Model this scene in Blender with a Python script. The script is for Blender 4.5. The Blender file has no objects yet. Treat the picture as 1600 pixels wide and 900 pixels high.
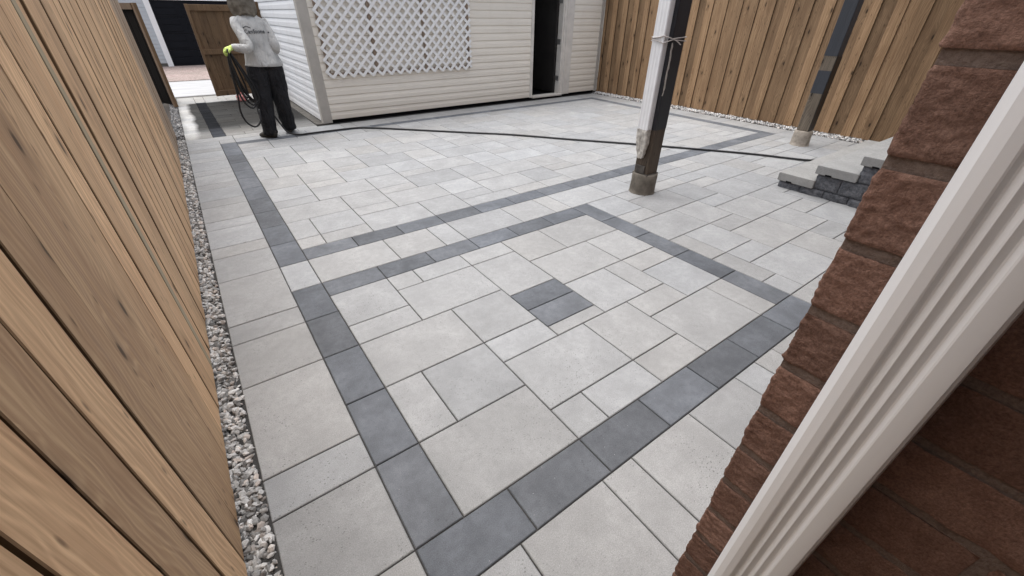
import bpy, bmesh, math, random
from math import sin, cos, pi, radians, sqrt
from mathutils import Vector, Matrix, noise

S = bpy.context.scene
COL = S.collection
random.seed(7)
H = 1.55                  # eye height
M = 0.1254 * H            # paving module
CX, CY = -0.087 * H, -0.353 * H

# ---------------------------------------------------------------- camera
cam = bpy.data.cameras.new("camera"); co = bpy.data.objects.new("camera", cam); COL.objects.link(co)
R = ((-0.58349675, 0.81207261, -0.00834324), (-0.45452216, -0.31803861, 0.83202227), (0.67300902, 0.48927448, 0.55467949))
xr = Vector((R[0][1], R[0][0], -R[0][2])); yu = Vector((-R[1][1], -R[1][0], R[1][2])); zb = Vector((-R[2][1], -R[2][0], R[2][2]))
mw = Matrix.Identity(4)
for i in range(3):
    mw[i][0] = xr[i]; mw[i][1] = yu[i]; mw[i][2] = zb[i]
mw[0][3], mw[1][3], mw[2][3] = CX, CY, H
co.matrix_world = mw
cam.sensor_width = 36; cam.lens = 640.894 * 36 / 1600; cam.clip_start = 0.01; cam.clip_end = 500
S.camera = co

# ---------------------------------------------------------------- light
SUN_EL, SUN_AZ = radians(78), radians(335)       # azimuth from +Y towards +X
w = bpy.data.worlds.new("World"); S.world = w; w.use_nodes = True
nt = w.node_tree
sky = nt.nodes.new("ShaderNodeTexSky"); sky.sky_type = 'NISHITA'; sky.sun_disc = False
sky.sun_elevation = SUN_EL; sky.sun_rotation = SUN_AZ; sky.air_density = 1.0; sky.dust_density = 4.0; sky.ozone_density = 1.0
bg = nt.nodes["Background"]; hs = nt.nodes.new("ShaderNodeHueSaturation"); hs.inputs["Saturation"].default_value = .42      # thin overcast: greyer than a clear sky
nt.links.new(sky.outputs[0], hs.inputs["Color"]); nt.links.new(hs.outputs[0], bg.inputs[0]); bg.inputs[1].default_value = 0.15
sl = bpy.data.lights.new("sun", 'SUN'); so = bpy.data.objects.new("sun", sl); COL.objects.link(so)
sl.energy = 1.2; sl.angle = radians(60); sl.color = (1.0, 0.98, 0.96)
d = Vector((sin(SUN_AZ) * cos(SUN_EL), cos(SUN_AZ) * cos(SUN_EL), sin(SUN_EL)))
so.rotation_euler = d.to_track_quat('Z', 'Y').to_euler()
S.view_settings.view_transform = 'Standard'; S.view_settings.look = 'None'; S.view_settings.gamma = 1
S.view_settings.exposure = 0.92

# ---------------------------------------------------------------- helpers
def tag(o, label=None, cat=None, group=None, kind=None):
    if label: o['label'] = label
    if cat: o['category'] = cat
    if group: o['group'] = group
    if kind: o['kind'] = kind
    return o

def empty(name, loc, label, cat, group=None, rz=0):
    o = bpy.data.objects.new(name, None); COL.objects.link(o); o.empty_display_size = .1
    o.location = loc; o.rotation_euler[2] = rz
    return tag(o, label, cat, group)

class MB:
    """collects faces, builds one mesh"""
    def __init__(s): s.v = []; s.f = []; s.m = []; s.c = []; s.sm = []
    def face(s, idx, mat=0, col=(0.5, 0.5, 0.5), smooth=False):
        s.f.append(idx); s.m.append(mat); s.c.append(col); s.sm.append(smooth)
    def box(s, x0, y0, z0, x1, y1, z1, mat=0, col=(.5, .5, .5), ch=0.0, chb=False):
        """box with chamfered edges (all) when ch>0"""
        if ch <= 0:
            b = len(s.v)
            s.v += [(x0, y0, z0), (x1, y0, z0), (x1, y1, z0), (x0, y1, z0), (x0, y0, z1), (x1, y0, z1), (x1, y1, z1), (x0, y1, z1)]
            for q in ((0, 3, 2, 1), (4, 5, 6, 7), (0, 1, 5, 4), (1, 2, 6, 5), (2, 3, 7, 6), (3, 0, 4, 7)):
                s.face([b + i for i in q], mat, col)
            return
        bm = bmesh.new()
        bmesh.ops.create_cube(bm, size=1)
        for v in bm.verts:
            v.co = Vector(((x0 + x1) / 2 + v.co.x * (x1 - x0), (y0 + y1) / 2 + v.co.y * (y1 - y0), (z0 + z1) / 2 + v.co.z * (z1 - z0)))
        bmesh.ops.bevel(bm, geom=list(bm.edges), offset=ch, segments=1, affect='EDGES', profile=.5)
        s.addbm(bm, mat, col)
    def addbm(s, bm, mat=0, col=(.5, .5, .5), smooth=False, mtx=None):
        b = len(s.v); bm.verts.index_update()
        s.v += [tuple((mtx @ v.co) if mtx else v.co) for v in bm.verts]
        for f in bm.faces: s.face([b + v.index for v in f.verts], mat, col, smooth)
        bm.free()
    def slab(s, x0, y0, x1, y1, z, mat=0, col=(.5, .5, .5), ch=.0035, depth=.02):
        """paver: chamfered top, open bottom"""
        b = len(s.v)
        for (a, h) in ((0, z - depth), (0, z - ch), (ch, z)):
            s.v += [(x0 + a, y0 + a, h), (x1 - a, y0 + a, h), (x1 - a, y1 - a, h), (x0 + a, y1 - a, h)]
        for r in (0, 4):
            for i in range(4):
                j = (i + 1) % 4
                s.face([b + r + i, b + r + j, b + r + 4 + j, b + r + 4 + i], mat, col)
        s.face([b + 8, b + 9, b + 10, b + 11], mat, col)
    def tube(s, pts, rad, n=10, mat=0, col=(.5, .5, .5), cap=True, xa=None, rad2=None, fn=None, smooth=True):
        """loft rings along pts; rad / rad2 lists or scalars; xa fixed reference axis"""
        pts = [Vector(p) for p in pts]; L = len(pts)
        ra = rad if isinstance(rad, (list, tuple)) else [rad] * L
        rb = rad2 if isinstance(rad2, (list, tuple)) else ([rad2] * L if rad2 is not None else ra)
        b = len(s.v); up = None
        for i, p in enumerate(pts):
            t = (pts[min(i + 1, L - 1)] - pts[max(i - 1, 0)]).normalized()
            if xa is not None: u = Vector(xa)
            else:
                u = up if up is not None else (Vector((0, 0, 1)) if abs(t.z) < .9 else Vector((1, 0, 0)))
            u = (u - t * u.dot(t)).normalized(); up = u
            v = t.cross(u)
            for k in range(n):
                a = 2 * pi * k / n
                q = p + u * (ra[i] * cos(a)) + v * (rb[i] * sin(a))
                if fn: q = fn(q, i, a)
                s.v.append(tuple(q))
        for i in range(L - 1):
            for k in range(n):
                k2 = (k + 1) % n
                s.face([b + i * n + k, b + i * n + k2, b + (i + 1) * n + k2, b + (i + 1) * n + k], mat, col, smooth)
        if cap:
            s.face([b + k for k in range(n)][::-1], mat, col, smooth)
            s.face([b + (L - 1) * n + k for k in range(n)], mat, col, smooth)
    def build(s, name, mats, parent=None, loc=None, bevel=0, solid=None):
        me = bpy.data.meshes.new(name); me.from_pydata(s.v, [], s.f)
        for m in (mats if isinstance(mats, (list, tuple)) else [mats]): me.materials.append(m)
        me.polygons.foreach_set("material_index", s.m)
        me.polygons.foreach_set("use_smooth", s.sm)
        ca = me.color_attributes.new("tint", 'FLOAT_COLOR', 'CORNER')
        buf = []
        for p, c in zip(me.polygons, s.c):
            buf += [c[0], c[1], c[2], 1.0] * p.loop_total
        ca.data.foreach_set("color", buf)
        me.update()
        o = bpy.data.objects.new(name, me); COL.objects.link(o)
        if parent is not None: o.parent = parent
        if loc: o.location = loc
        if bevel:
            md = o.modifiers.new("b", 'BEVEL'); md.width = bevel; md.segments = 2; md.limit_method = 'ANGLE'
        return o

def catmull(P, n=8):
    P = [Vector(p) for p in P]; out = []
    for i in range(len(P) - 1):
        p0 = P[max(i - 1, 0)]; p1 = P[i]; p2 = P[i + 1]; p3 = P[min(i + 2, len(P) - 1)]
        for k in range(n):
            t = k / n
            out.append(.5 * ((2 * p1) + (-p0 + p2) * t + (2 * p0 - 5 * p1 + 4 * p2 - p3) * t * t + (-p0 + 3 * p1 - 3 * p2 + p3) * t ** 3))
    out.append(P[-1]); return out

def C(x, y, z=0):            # camera-relative metres -> world
    return (CX + x, CY + y, z)

# ---------------------------------------------------------------- materials
class NT:
    def __init__(s, name, rough=.8, spec=.3):
        s.m = bpy.data.materials.new(name); s.m.use_nodes = True; s.t = s.m.node_tree
        s.b = s.t.nodes["Principled BSDF"]; s.b.inputs["Roughness"].default_value = rough
        s.b.inputs["Specular IOR Level"].default_value = spec
        s.coord = s.t.nodes.new("ShaderNodeTexCoord").outputs["Object"]
    def n(s, typ, **kw):
        nd = s.t.nodes.new(typ)
        for k, v in kw.items():
            if k in nd.inputs: s.set(nd.inputs[k], v)
            else: setattr(nd, k, v)
        return nd
    def set(s, inp, v):
        if isinstance(v, bpy.types.NodeSocket): s.t.links.new(v, inp)
        else: inp.default_value = v
    def math(s, op, a, b=None, c=None, clamp=False):
        nd = s.t.nodes.new("ShaderNodeMath"); nd.operation = op; nd.use_clamp = clamp
        s.set(nd.inputs[0], a)
        if b is not None: s.set(nd.inputs[1], b)
        if c is not None: s.set(nd.inputs[2], c)
        return nd.outputs[0]
    def mapping(s, vec, scale=(1, 1, 1), loc=(0, 0, 0), rot=(0, 0, 0)):
        return s.n("ShaderNodeMapping", Vector=vec, Scale=scale, Location=loc, Rotation=rot).outputs[0]
    def noise(s, vec, scale, detail=4, rough=.55, dist=0):
        return s.n("ShaderNodeTexNoise", Vector=vec, Scale=scale, Detail=detail, Roughness=rough, Distortion=dist).outputs[0]
    def ramp(s, fac, stops, interp='LINEAR'):
        r = s.t.nodes.new("ShaderNodeValToRGB"); s.set(r.inputs[0], fac); cr = r.color_ramp; cr.interpolation = interp
        while len(cr.elements) < len(stops): cr.elements.new(.5)
        for e, (p, c) in zip(cr.elements, stops):
            e.position = p; e.color = (c, c, c, 1) if not hasattr(c, '__len__') else (*c[:3], 1)
        return r.outputs[0]
    def mix(s, fac, a, b, blend='MIX'):
        nd = s.t.nodes.new("ShaderNodeMix"); nd.data_type = 'RGBA'; nd.blend_type = blend
        s.set(nd.inputs[0], fac)
        for inp, v in ((nd.inputs[6], a), (nd.inputs[7], b)):
            if isinstance(v, bpy.types.NodeSocket): s.t.links.new(v, inp)
            else: inp.default_value = (*v[:3], 1) if hasattr(v, '__len__') else (v, v, v, 1)
        return nd.outputs[2]
    def attr(s, name="tint"):
        return s.n("ShaderNodeAttribute", attribute_name=name).outputs["Color"]
    def sep(s, v):
        return s.n("ShaderNodeSeparateXYZ", Vector=v).outputs
    def comb(s, x, y, z):
        nd = s.t.nodes.new("ShaderNodeCombineXYZ")
        for i, v in enumerate((x, y, z)): s.set(nd.inputs[i], v)
        return nd.outputs[0]
    def bump(s, h, strength=.3, dist=.01, normal=None):
        nd = s.n("ShaderNodeBump", Height=h, Strength=strength, Distance=dist)
        if normal is not None: s.t.links.new(normal, nd.inputs["Normal"])
        return nd.outputs[0]
    def out(s, color=None, rough=None, normal=None):
        if color is not None:
            if isinstance(color, bpy.types.NodeSocket): s.t.links.new(color, s.b.inputs["Base Color"])
            else: s.b.inputs["Base Color"].default_value = (*color, 1)
        if rough is not None: s.set(s.b.inputs["Roughness"], rough)
        if normal is not None: s.t.links.new(normal, s.b.inputs["Normal"])
        return s.m

def mat_simple(name, color, rough=.7, spec=.3, var=.12, scale=8, bump=0, bscale=80, metal=0):
    t = NT(name, rough, spec)
    nz = t.noise(t.coord, scale, 5, .6)
    c = t.mix(t.ramp(nz, [(.3, 0), (.75, 1)]), [x * (1 - var) for x in color], [min(1, x * (1 + var)) for x in color])
    nm = t.bump(t.noise(t.coord, bscale, 4, .6), bump, .004) if bump else None
    t.b.inputs["Metallic"].default_value = metal
    return t.out(c, None, nm)

# concrete pavers: tint = per paver shade (r) and seed (g,b)
def mat_paver(name, base, dark=False, wet=False):
    t = NT(name, .82, .25)
    tint = t.attr(); tr = t.n("ShaderNodeSeparateColor", Color=tint).outputs
    seed = t.comb(t.math('MULTIPLY', tr[1], 37.0), t.math('MULTIPLY', tr[2], 53.0), 0.0)
    p = t.n("ShaderNodeVectorMath", operation='ADD'); t.set(p.inputs[0], t.coord); t.set(p.inputs[1], seed); p = p.outputs[0]
    cloud = t.noise(p, 4.5, 4, .55, .3)
    fine = t.noise(t.coord, 260, 3, .7)
    mid = t.noise(p, 26, 4, .65)
    lo = [x * (.84 if not dark else .74) for x in base]; hi = [x * (1.10 if not dark else 1.32) for x in base]
    c = t.mix(t.ramp(cloud, [(.28, 0), (.72, 1)]), lo, hi)
    c = t.mix(t.math('MULTIPLY', t.ramp(mid, [(.40, 0), (.65, 1)]), .45), c, [x * .80 for x in base])
    c = t.mix(.65, c, t.ramp(fine, [(.25, .30), (.5, .5), (.78, .76)]), 'OVERLAY')
    # per paver shade, slightly warm or cool
    sh = t.mix(tr[2], (.985, 1.0, 1.02), (1.015, 1.0, .98))
    sh = t.mix(1.0, sh, t.comb(tr[0], tr[0], tr[0]), 'MULTIPLY')
    c = t.mix(1.0, c, sh, 'MULTIPLY')
    # pits gathered in patches
    patch = t.ramp(t.noise(p, 2.6, 3, .6), [(.44, 0), (.60, 1)])
    vor = t.n("ShaderNodeTexVoronoi", Vector=t.mapping(p, (1, 1.6, 1), rot=(0, 0, .5)), Scale=70 if not dark else 50)
    pit = t.ramp(vor.outputs["Distance"], [(.14, 1), (.30, 0)])
    keep = t.math('GREATER_THAN', t.n("ShaderNodeSeparateColor", Color=vor.outputs["Color"]).outputs[0], .55)
    pit = t.math('MULTIPLY', t.math('MULTIPLY', pit, keep), t.math('MULTIPLY', patch, .85 if not dark else .35))
    c = t.mix(pit, c, [x * .42 for x in base])
    # pale scuffs
    sv = t.mapping(p, (3.0, 22.0, 1), rot=(0, 0, .7))
    sc = t.ramp(t.noise(sv, 2.2, 6, .75, .8), [(.65, 0), (.78, 1)])
    sc = t.math('MULTIPLY', sc, .28 if not dark else .35)
    c = t.mix(sc, c, (.60, .60, .61) if not dark else (.30, .31, .34))
    # white aggregate flecks
    v2 = t.n("ShaderNodeTexVoronoi", Vector=t.coord, Scale=60)
    fl = t.math('MULTIPLY', t.ramp(v2.outputs["Distance"], [(.05, 1), (.1, 0)]),
                t.math('GREATER_THAN', t.n("ShaderNodeSeparateColor", Color=v2.outputs["Color"]).outputs[1], .93))
    c = t.mix(t.math('MULTIPLY', fl, .6), c, (.62, .62, .62))
    rough = t.ramp(mid, [(.3, .70), (.7, .90)])
    if wet:
        xyz = t.sep(t.coord); wob = t.math('MULTIPLY', t.math('SUBTRACT', t.noise(t.coord, 2.2, 2, .5), .5), .12)
        x = t.math('ADD', xyz[0], wob); y = t.math('ADD', xyz[1], wob)
        mk = t.math('MULTIPLY', t.ramp(t.math('MULTIPLY', t.math('ADD', x, 0.27), 8), [(.1, 0), (.7, 1)]),
                    t.ramp(t.math('MULTIPLY', t.math('SUBTRACT', 54.2 * M, y), 6.0), [(.1, 0), (.7, 1)]))
        edge = t.ramp(t.math('MULTIPLY', t.math('SUBTRACT', -.325, x), 9.0), [(0, 0), (1, 1)])      # damp strip by the gravel
        mk = t.math('MAXIMUM', mk, t.math('MULTIPLY', edge, .7))
        mk = t.math('MULTIPLY', mk, t.ramp(t.math('MULTIPLY', t.math('SUBTRACT', y, 36.9 * M), 1.2), [(.1, .45), (.9, 1)]))
        c = t.mix(t.math('MULTIPLY', mk, .92), c, t.mix(1.0, c, (.04, .039, .037), 'MULTIPLY'))
        rough = t.mix(mk, rough, .75)
        t.b.inputs["Specular IOR Level"].default_value = .03
    h = t.math('SUBTRACT', t.math('MULTIPLY', fine, .6), t.math('MULTIPLY', pit, 1.6))
    return t.out(c, rough, t.bump(h, .35, .0025))

# boards: tint r = shade, g = seed, b = kind (1 = pale green weathered, <.2 grey)
def mat_wood(name, c1, c2, c3, axis='Z', grain=1.0, knots=True, rough=.62, spec=.3, dull=0):
    t = NT(name, rough, spec)
    tr = t.n("ShaderNodeSeparateColor", Color=t.attr()).outputs
    xyz = t.sep(t.coord)
    lon = {'X': xyz[0], 'Y': xyz[1], 'Z': xyz[2]}[axis]
    oth = [xyz[i] for i, a in enumerate('XYZ') if a != axis]
    seed = t.math('MULTIPLY', tr[1], 91.7)
    vec = t.comb(t.math('ADD', oth[0], seed), t.math('ADD', oth[1], t.math('MULTIPLY', seed, .37)), t.math('ADD', lon, t.math('MULTIPLY', seed, 1.9)))
    # knots
    uu = t.math('ADD', t.math('ADD', oth[0], oth[1]), seed); ll = t.math('ADD', lon, t.math('MULTIPLY', seed, 1.9))
    k2 = t.comb(uu, ll, 0.0)
    kv = t.n("ShaderNodeTexVoronoi", Vector=t.mapping(k2, (5.0, 1.9, 1)), Scale=1.0, voronoi_dimensions='2D')
    kd = kv.outputs["Distance"]
    kon = t.math('GREATER_THAN', t.n("ShaderNodeSeparateColor", Color=kv.outputs["Color"]).outputs[0], .50)
    near = t.math('MULTIPLY', t.ramp(kd, [(.0, 1), (.33, 0)]), kon)
    warp = t.noise(t.mapping(vec, (2.5, 2.5, .9)), 2.2, 3, .5)
    band = t.math('ADD', t.math('MULTIPLY', oth[0], 1.0), t.math('MULTIPLY', oth[1], 1.0))
    ring = t.math('ADD', t.math('MULTIPLY', t.math('ADD', band, seed), 300.0), t.math('ADD', t.math('MULTIPLY', warp, 60.0), t.math('MULTIPLY', near, 16.0)))
    rings = t.math('MULTIPLY_ADD', t.math('SINE', ring), .5, .5)
    fib = t.noise(t.mapping(vec, (150, 150, 3.0)), 1.0, 4, .65)
    fib2 = t.noise(t.mapping(vec, (34, 34, .8)), 1.0, 4, .6, .4)
    blot = t.noise(t.mapping(vec, (5, 5, 1.3)), 1.3, 4, .6)
    g = t.math('ADD', t.math('MULTIPLY', t.math('POWER', rings, 2.0), .13 * grain), t.math('ADD', t.math('MULTIPLY', fib2, .55), t.math('MULTIPLY', fib, .42)))
    c = t.mix(t.ramp(g, [(.36, 0), (.70, 1)]), c1, c2)
    c = t.mix(t.math('MULTIPLY', t.ramp(blot, [(.42, 0), (.75, 1)]), .55), c, c3)
    c = t.mix(t.math('MULTIPLY', t.ramp(fib, [(.62, 0), (.80, 1)]), .35), c, [x * .45 for x in c1])
    if knots:
        kn = t.math('MULTIPLY', t.ramp(t.math('ADD', kd, t.math('MULTIPLY', fib2, .04)), [(.055, 1), (.09, 0)]), kon)
        halo = t.math('MULTIPLY', t.ramp(kd, [(.05, 1), (.20, 0)]), kon)
        c = t.mix(t.math('MULTIPLY', halo, .38), c, [x * .42 for x in c3])
        c = t.mix(t.math('MULTIPLY', kn, .85), c, [x * .16 for x in c3])
        # dark flecks
        fv = t.n("ShaderNodeTexVoronoi", Vector=t.mapping(k2, (20, 6, 1)), Scale=1.0, voronoi_dimensions='2D')
        fk = t.math('MULTIPLY', t.ramp(fv.outputs["Distance"], [(.04, 1), (.13, 0)]), t.math('GREATER_THAN', t.n("ShaderNodeSeparateColor", Color=fv.outputs["Color"]).outputs[2], .72))
        c = t.mix(t.math('MULTIPLY', fk, .6), c, [x * .22 for x in c3])
    green = t.ramp(tr[2], [(.8, 0), (.9, 1)]); grey = t.ramp(tr[2], [(.1, 1), (.2, 0)])
    c = t.mix(t.math('MULTIPLY', green, .65), c, (.40, .38, .27))
    c = t.mix(t.math('MULTIPLY', grey, .62), c, (.22, .185, .155))
    c = t.mix(1.0, c, t.comb(tr[0], tr[0], tr[0]), 'MULTIPLY')
    h = t.math('ADD', t.math('MULTIPLY', fib, .6), t.math('MULTIPLY', rings, .10))
    return t.out(c, t.ramp(fib2, [(.3, rough - .1), (.7, rough + .12)]), t.bump(h, .22, .0015))

m_pave = mat_paver("pale_concrete", (.312, .315, .314))
m_paved = mat_paver("charcoal_concrete", (.112, .119, .130), dark=True)
m_pavew = mat_paver("pale_concrete_wet", (.40, .395, .38), wet=True)
m_pavedw = mat_paver("charcoal_concrete_wet", (.088, .094, .108), dark=True, wet=True)
m_joint = mat_simple("joint_sand", (.060, .058, .056), .95, .1, .45, 220, .5, 300)
m_fence = mat_wood("cedar_light", (.47, .285, .155), (.83, .575, .340), (.42, .235, .120))
m_fence2 = mat_wood("cedar_brown", (.23, .140, .074), (.48, .315, .18), (.18, .10, .05))
m_gate = mat_wood("gate_wood", (.11, .064, .033), (.20, .125, .068), (.08, .047, .026), dull=1)
m_darkwood = mat_wood("shaded_dark_wood", (.006, .005, .004), (.013, .010, .008), (.005, .004, .003), knots=False, rough=.9, spec=.05)
m_greywood = mat_wood("weathered_post", (.10, .082, .062), (.25, .21, .16), (.075, .055, .04))
m_soil = mat_simple("soil", (.07, .062, .055), .95, .1, .4, 40, .5, 120)

# ---------------------------------------------------------------- paving
def clip(r, R):
    x0, y0, x1, y1 = max(r[0], R[0]), max(r[1], R[1]), min(r[2], R[2]), min(r[3], R[3])
    return (x0, y0, x1, y1) if x1 - x0 > .3 and y1 - y0 > .3 else None

def lattice(origin, R):
    out = []
    for i in range(-30, 30):
        for j in range(-30, 30):
            X = origin[0] + i + 2 * j; Y = origin[1] - 5 * i + 2 * j
            for r in ((X, Y - 2, X + 2, Y), (X, Y - 3, X + 2, Y - 2), (X, Y - 5, X + 3, Y - 3)):
                c = clip(r, R)
                if c: out.append(c)
    return out

pale = []; dark = []
# square panel
pale += [(3, 9, 4, 10), (4, 9, 6, 10), (6, 9, 8, 10), (8, 8, 10, 10), (10, 8, 13, 10), (1, 8, 3, 10), (1, 7, 3, 8), (3, 7, 6, 9),
         (6, 6.5, 8, 9), (6, 4, 8, 4.5), (8, 6, 11, 8), (11, 6, 13, 8), (1, 5, 4, 7), (4, 5, 6, 7), (4, 4, 6, 5), (1, 3, 2, 5), (2, 3, 4, 5),
         (4, 2, 7, 4), (1, 1, 4, 3), (4, 1, 5, 2), (5, 1, 7, 2), (7, 2, 9, 4), (7, 1, 9, 2), (8, 4, 10, 6), (9, 3, 11, 4), (10, 4, 11, 6),
         (11, 5, 13, 6), (11, 3, 13, 5), (9, 1, 12, 3), (12, 1, 13, 3)]
dark += [(6, 5.5, 8, 6.5), (6, 4.5, 8, 5.5)]
for y in (1, 3, 5, 7, 9): dark.append((0, y, 1, y + 2)); dark.append((13, y, 14, y + 2))
for x in range(1, 13, 2): dark.append((x, 10, x + 2, 11))
for x in range(0, 14, 2): dark.append((x, 0, x + 2, 1))
# between the bands
pale += [(0, 11, 1, 13), (1, 11, 4, 13), (4, 11, 6, 13), (6, 11, 7, 13), (7, 11, 10, 13), (10, 11, 12, 13), (12, 11, 13, 13), (13, 11, 16, 13)]
ys = [13, 15, 17, 19, 21, 23, 25, 26.6, 28.5, 30.5, 32.3, 34.2]
for a, b in zip(ys, ys[1:]): dark.append((0, a, 1, b))
x = 1
while x < 37.5: dark.append((x, 13, min(x + 2, 37.5), 14)); x += 2
y = 14
while y < 33.3: dark.append((36.6, y, 37.5, min(y + 2.2, 33.4))); y += 2.2
x = 1
while x < 37.4: dark.append((x, 33.4, min(x + 2, 37.5), 34.2)); x += 2
# border column by the gravel
ys = [-4, -1, 1, 3, 4, 7, 9, 10, 13, 15, 16, 18, 19, 21, 22, 23.9, 24.85, 26.7, 27.7, 29.7, 30.7, 32.3, 33.2, 34.2]
for a, b in zip(ys, ys[1:]): pale.append((-2, a, 0, b))
# near row against the house
xs = [0, 1.6, 3.7, 4.6, 6.65, 8.7, 9.7, 10.65, 12.7, 14]
for i, (a, b) in enumerate(zip(xs, xs[1:])): pale += [(a, -2.2 - (i % 2) * .4, b, 0)]
pale += lattice((21, 12), (14, -2.3, 39.7, 11)) + lattice((21, 12), (16, 11, 39.7, 13))
up = lattice((5, 26), (1, 14, 36.6, 33.4))
up = [r for r in up if not (r[0] < 1.5 and 23.9 < r[1] < 29.2 and r[2] <= 2.1)] + [(1, 24, 2, 26), (1, 26, 2, 29)]
pale += up
# outer strips by the right fence and along the shed
y = 13
k = 0
while y < 34.2:
    s_ = (3, 2, 1)[k % 3]; pale.append((37.5, y, 39.7, min(y + s_, 34.2))); y += s_; k += 1
x = -2; k = 0
row = [(-2, 0), (0, 1)]
x = 1
while x < 39.7: s_ = (3, 2, 3, 1)[k % 4]; row.append((x, min(x + s_, 39.7))); x += s_; k += 1
for a, b in row: pale.append((a, 34.2, b, 35.35 if b <= 8.1 else 36.15))
for a, b in [(-2, 1), (1, 3.2), (3.2, 5.6), (5.6, 7.25)]: pale.append((a, 35.35, b, 36.6))

rnd = random.Random(3)
mb = MB(); g = .0029
for r in pale:
    mb.slab(r[0] * M + g, r[1] * M + g, r[2] * M - g, r[3] * M - g, rnd.uniform(-.0007, .0007), 0,
            (rnd.choice((.90, .94, .98, 1.0, 1.0, 1.03, 1.06)) * rnd.uniform(.98, 1.02), rnd.random(), rnd.random()))
for r in dark:
    mb.slab(r[0] * M + g, r[1] * M + g, r[2] * M - g, r[3] * M - g, rnd.uniform(-.0007, .0007), 1,
            (rnd.uniform(.84, 1.18), rnd.random(), rnd.random() * .6))
tag(mb.build("patio", [m_pave, m_paved]), kind='structure')

# side path between fence and shed
mb = MB(); y = 36.6; k = 0
while y < 58.2:
    h_ = (1.0, 1.5, 1.0, 2.0)[k % 4]; y1 = min(y + h_, 58.3)
    x = -2.0; off = [(-2, -.28), (.60, 2.6), (2.6, 4.6), (4.6, 7.25)] if k % 2 else [(-2, -.28), (.60, 1.9), (1.9, 3.9), (3.9, 5.6), (5.6, 7.25)]
    sh = -.010 * (y - 39)
    for a, b in off:
        a2 = a + (sh if a > -1.9 and a < 7 else 0); b2 = b + (sh if b < 7 else 0)
        mb.slab(a2 * M + g, y * M + g, b2 * M - g, y1 * M - g, rnd.uniform(-.001, .001), 0, (rnd.uniform(.88, 1.08), rnd.random(), rnd.random()))
    if y < 54: mb.slab((-.28 + sh) * M + g, y * M + g, (.60 + sh) * M - g, y1 * M - g, 0, 1, (rnd.uniform(.8, 1.2), rnd.random(), rnd.random()))
    else: mb.slab((-.28 + sh) * M + g, y * M + g, (.60 + sh) * M - g, y1 * M - g, 0, 0, (1, rnd.random(), rnd.random()))
    y = y1; k += 1
tag(mb.build("side_path", [m_pavew, m_pavedw]), kind='structure')

# base sheets
mb = MB(); mb.box(-2.3 * M, -4.2 * M, -.06, 40.3 * M, 58.4 * M, -.0085); tag(mb.build("joint_sand_bed", m_joint), kind='structure')
mb = MB(); mb.box(-60, -40, -.16, 90, 140, -.075); tag(mb.build("ground", m_soil), kind='structure')
m_foot = mat_simple("stained_concrete", (.13, .122, .11), .85, .2, .3, 9, .4, 90)
mb = MB(); mb.box(7.3 * M, 36.65 * M, -.05, 8.3 * M, 58 * M, .012); tag(mb.build("concrete_verge", m_foot), kind='structure')
# lane
t = NT("lane_concrete", .7, .3)
xyz = t.sep(t.coord)
st = t.noise(t.mapping(t.coord, (.6, 5, 1)), 1.2, 5, .6)
c = t.mix(t.ramp(st, [(.3, 0), (.7, 1)]), (.34, .34, .34), (.50, .50, .50))
c = t.mix(.3, c, t.ramp(t.noise(t.coord, 120, 3), [(.3, .35), (.7, .65)]), 'OVERLAY')
m_lane = t.out(c)
mb = MB(); mb.box(-14, 60.0 * M, -.08, 22, 74.6 * M, -.012); tag(mb.build("lane", m_lane), kind='structure')
m_kerb = mat_simple("kerb_grit", (.14, .135, .125), .9, .2, .5, 14, .5, 60)
mb = MB(); mb.box(-14, 58.35 * M, -.08, 22, 60.0 * M, -.018); tag(mb.build("lane_gutter", m_kerb), kind='structure')
t = NT("apron_gravel", .9, .2)
v = t.n("ShaderNodeTexVoronoi", Vector=t.coord, Scale=38)
c = t.mix(t.n("ShaderNodeSeparateColor", Color=v.outputs["Color"]).outputs[0], (.22, .165, .15), (.46, .37, .34))
c = t.mix(t.ramp(t.noise(t.coord, 1.5, 4), [(.4, 0), (.7, .6)]), c, (.22, .20, .17))
m_apron = t.out(c, None, t.bump(v.outputs["Distance"], .6, .01))
mb = MB(); mb.box(-14, 74.6 * M, -.08, 22, 105 * M, .004); tag(mb.build("driveway_apron", m_apron), kind='structure')

# ---------------------------------------------------------------- gravel
def stones(name, n, place, size, mat, seed):
    rr = random.Random(seed); mb = MB()
    bm = bmesh.new(); bmesh.ops.create_icosphere(bm, subdivisions=1, radius=1)
    base = [v.co.copy() for v in bm.verts]; bm.verts.index_update(); fc = [[v.index for v in f.verts] for f in bm.faces]; bm.free()
    for i in range(n):
        x, y, z = place(rr); s_ = size * rr.uniform(.6, 1.25)
        ax = Vector((s_ * rr.uniform(.7, 1.3), s_ * rr.uniform(.6, 1.0), s_ * rr.uniform(.45, .8)))
        rot = Matrix.Rotation(rr.uniform(0, 6.3), 3, 'Z') @ Matrix.Rotation(rr.gauss(0, .5), 3, 'X') @ Matrix.Rotation(rr.gauss(0, .5), 3, 'Y')
        b = len(mb.v)
        # cut by random planes for angular chips
        pl = [(Vector((rr.gauss(0, 1), rr.gauss(0, 1), rr.gauss(0, 1))).normalized(), rr.uniform(.45, .8)) for _ in range(5)]
        for v in base:
            q = v.copy()
            for nrm, dd in pl:
                e = q.dot(nrm) - dd
                if e > 0: q -= nrm * e
            q = rot @ Vector((q.x * ax.x, q.y * ax.y, q.z * ax.z))
            mb.v.append((x + q.x, y + q.y, z + q.z))
        c = (rr.choice((.30, .45, .62, .8, .95, 1.1, 1.3)) * rr.uniform(.92, 1.08), rr.random(), rr.random())
        for f in fc: mb.face([b + k for k in f], 0, c)
    return mb.build(name, mat)

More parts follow.
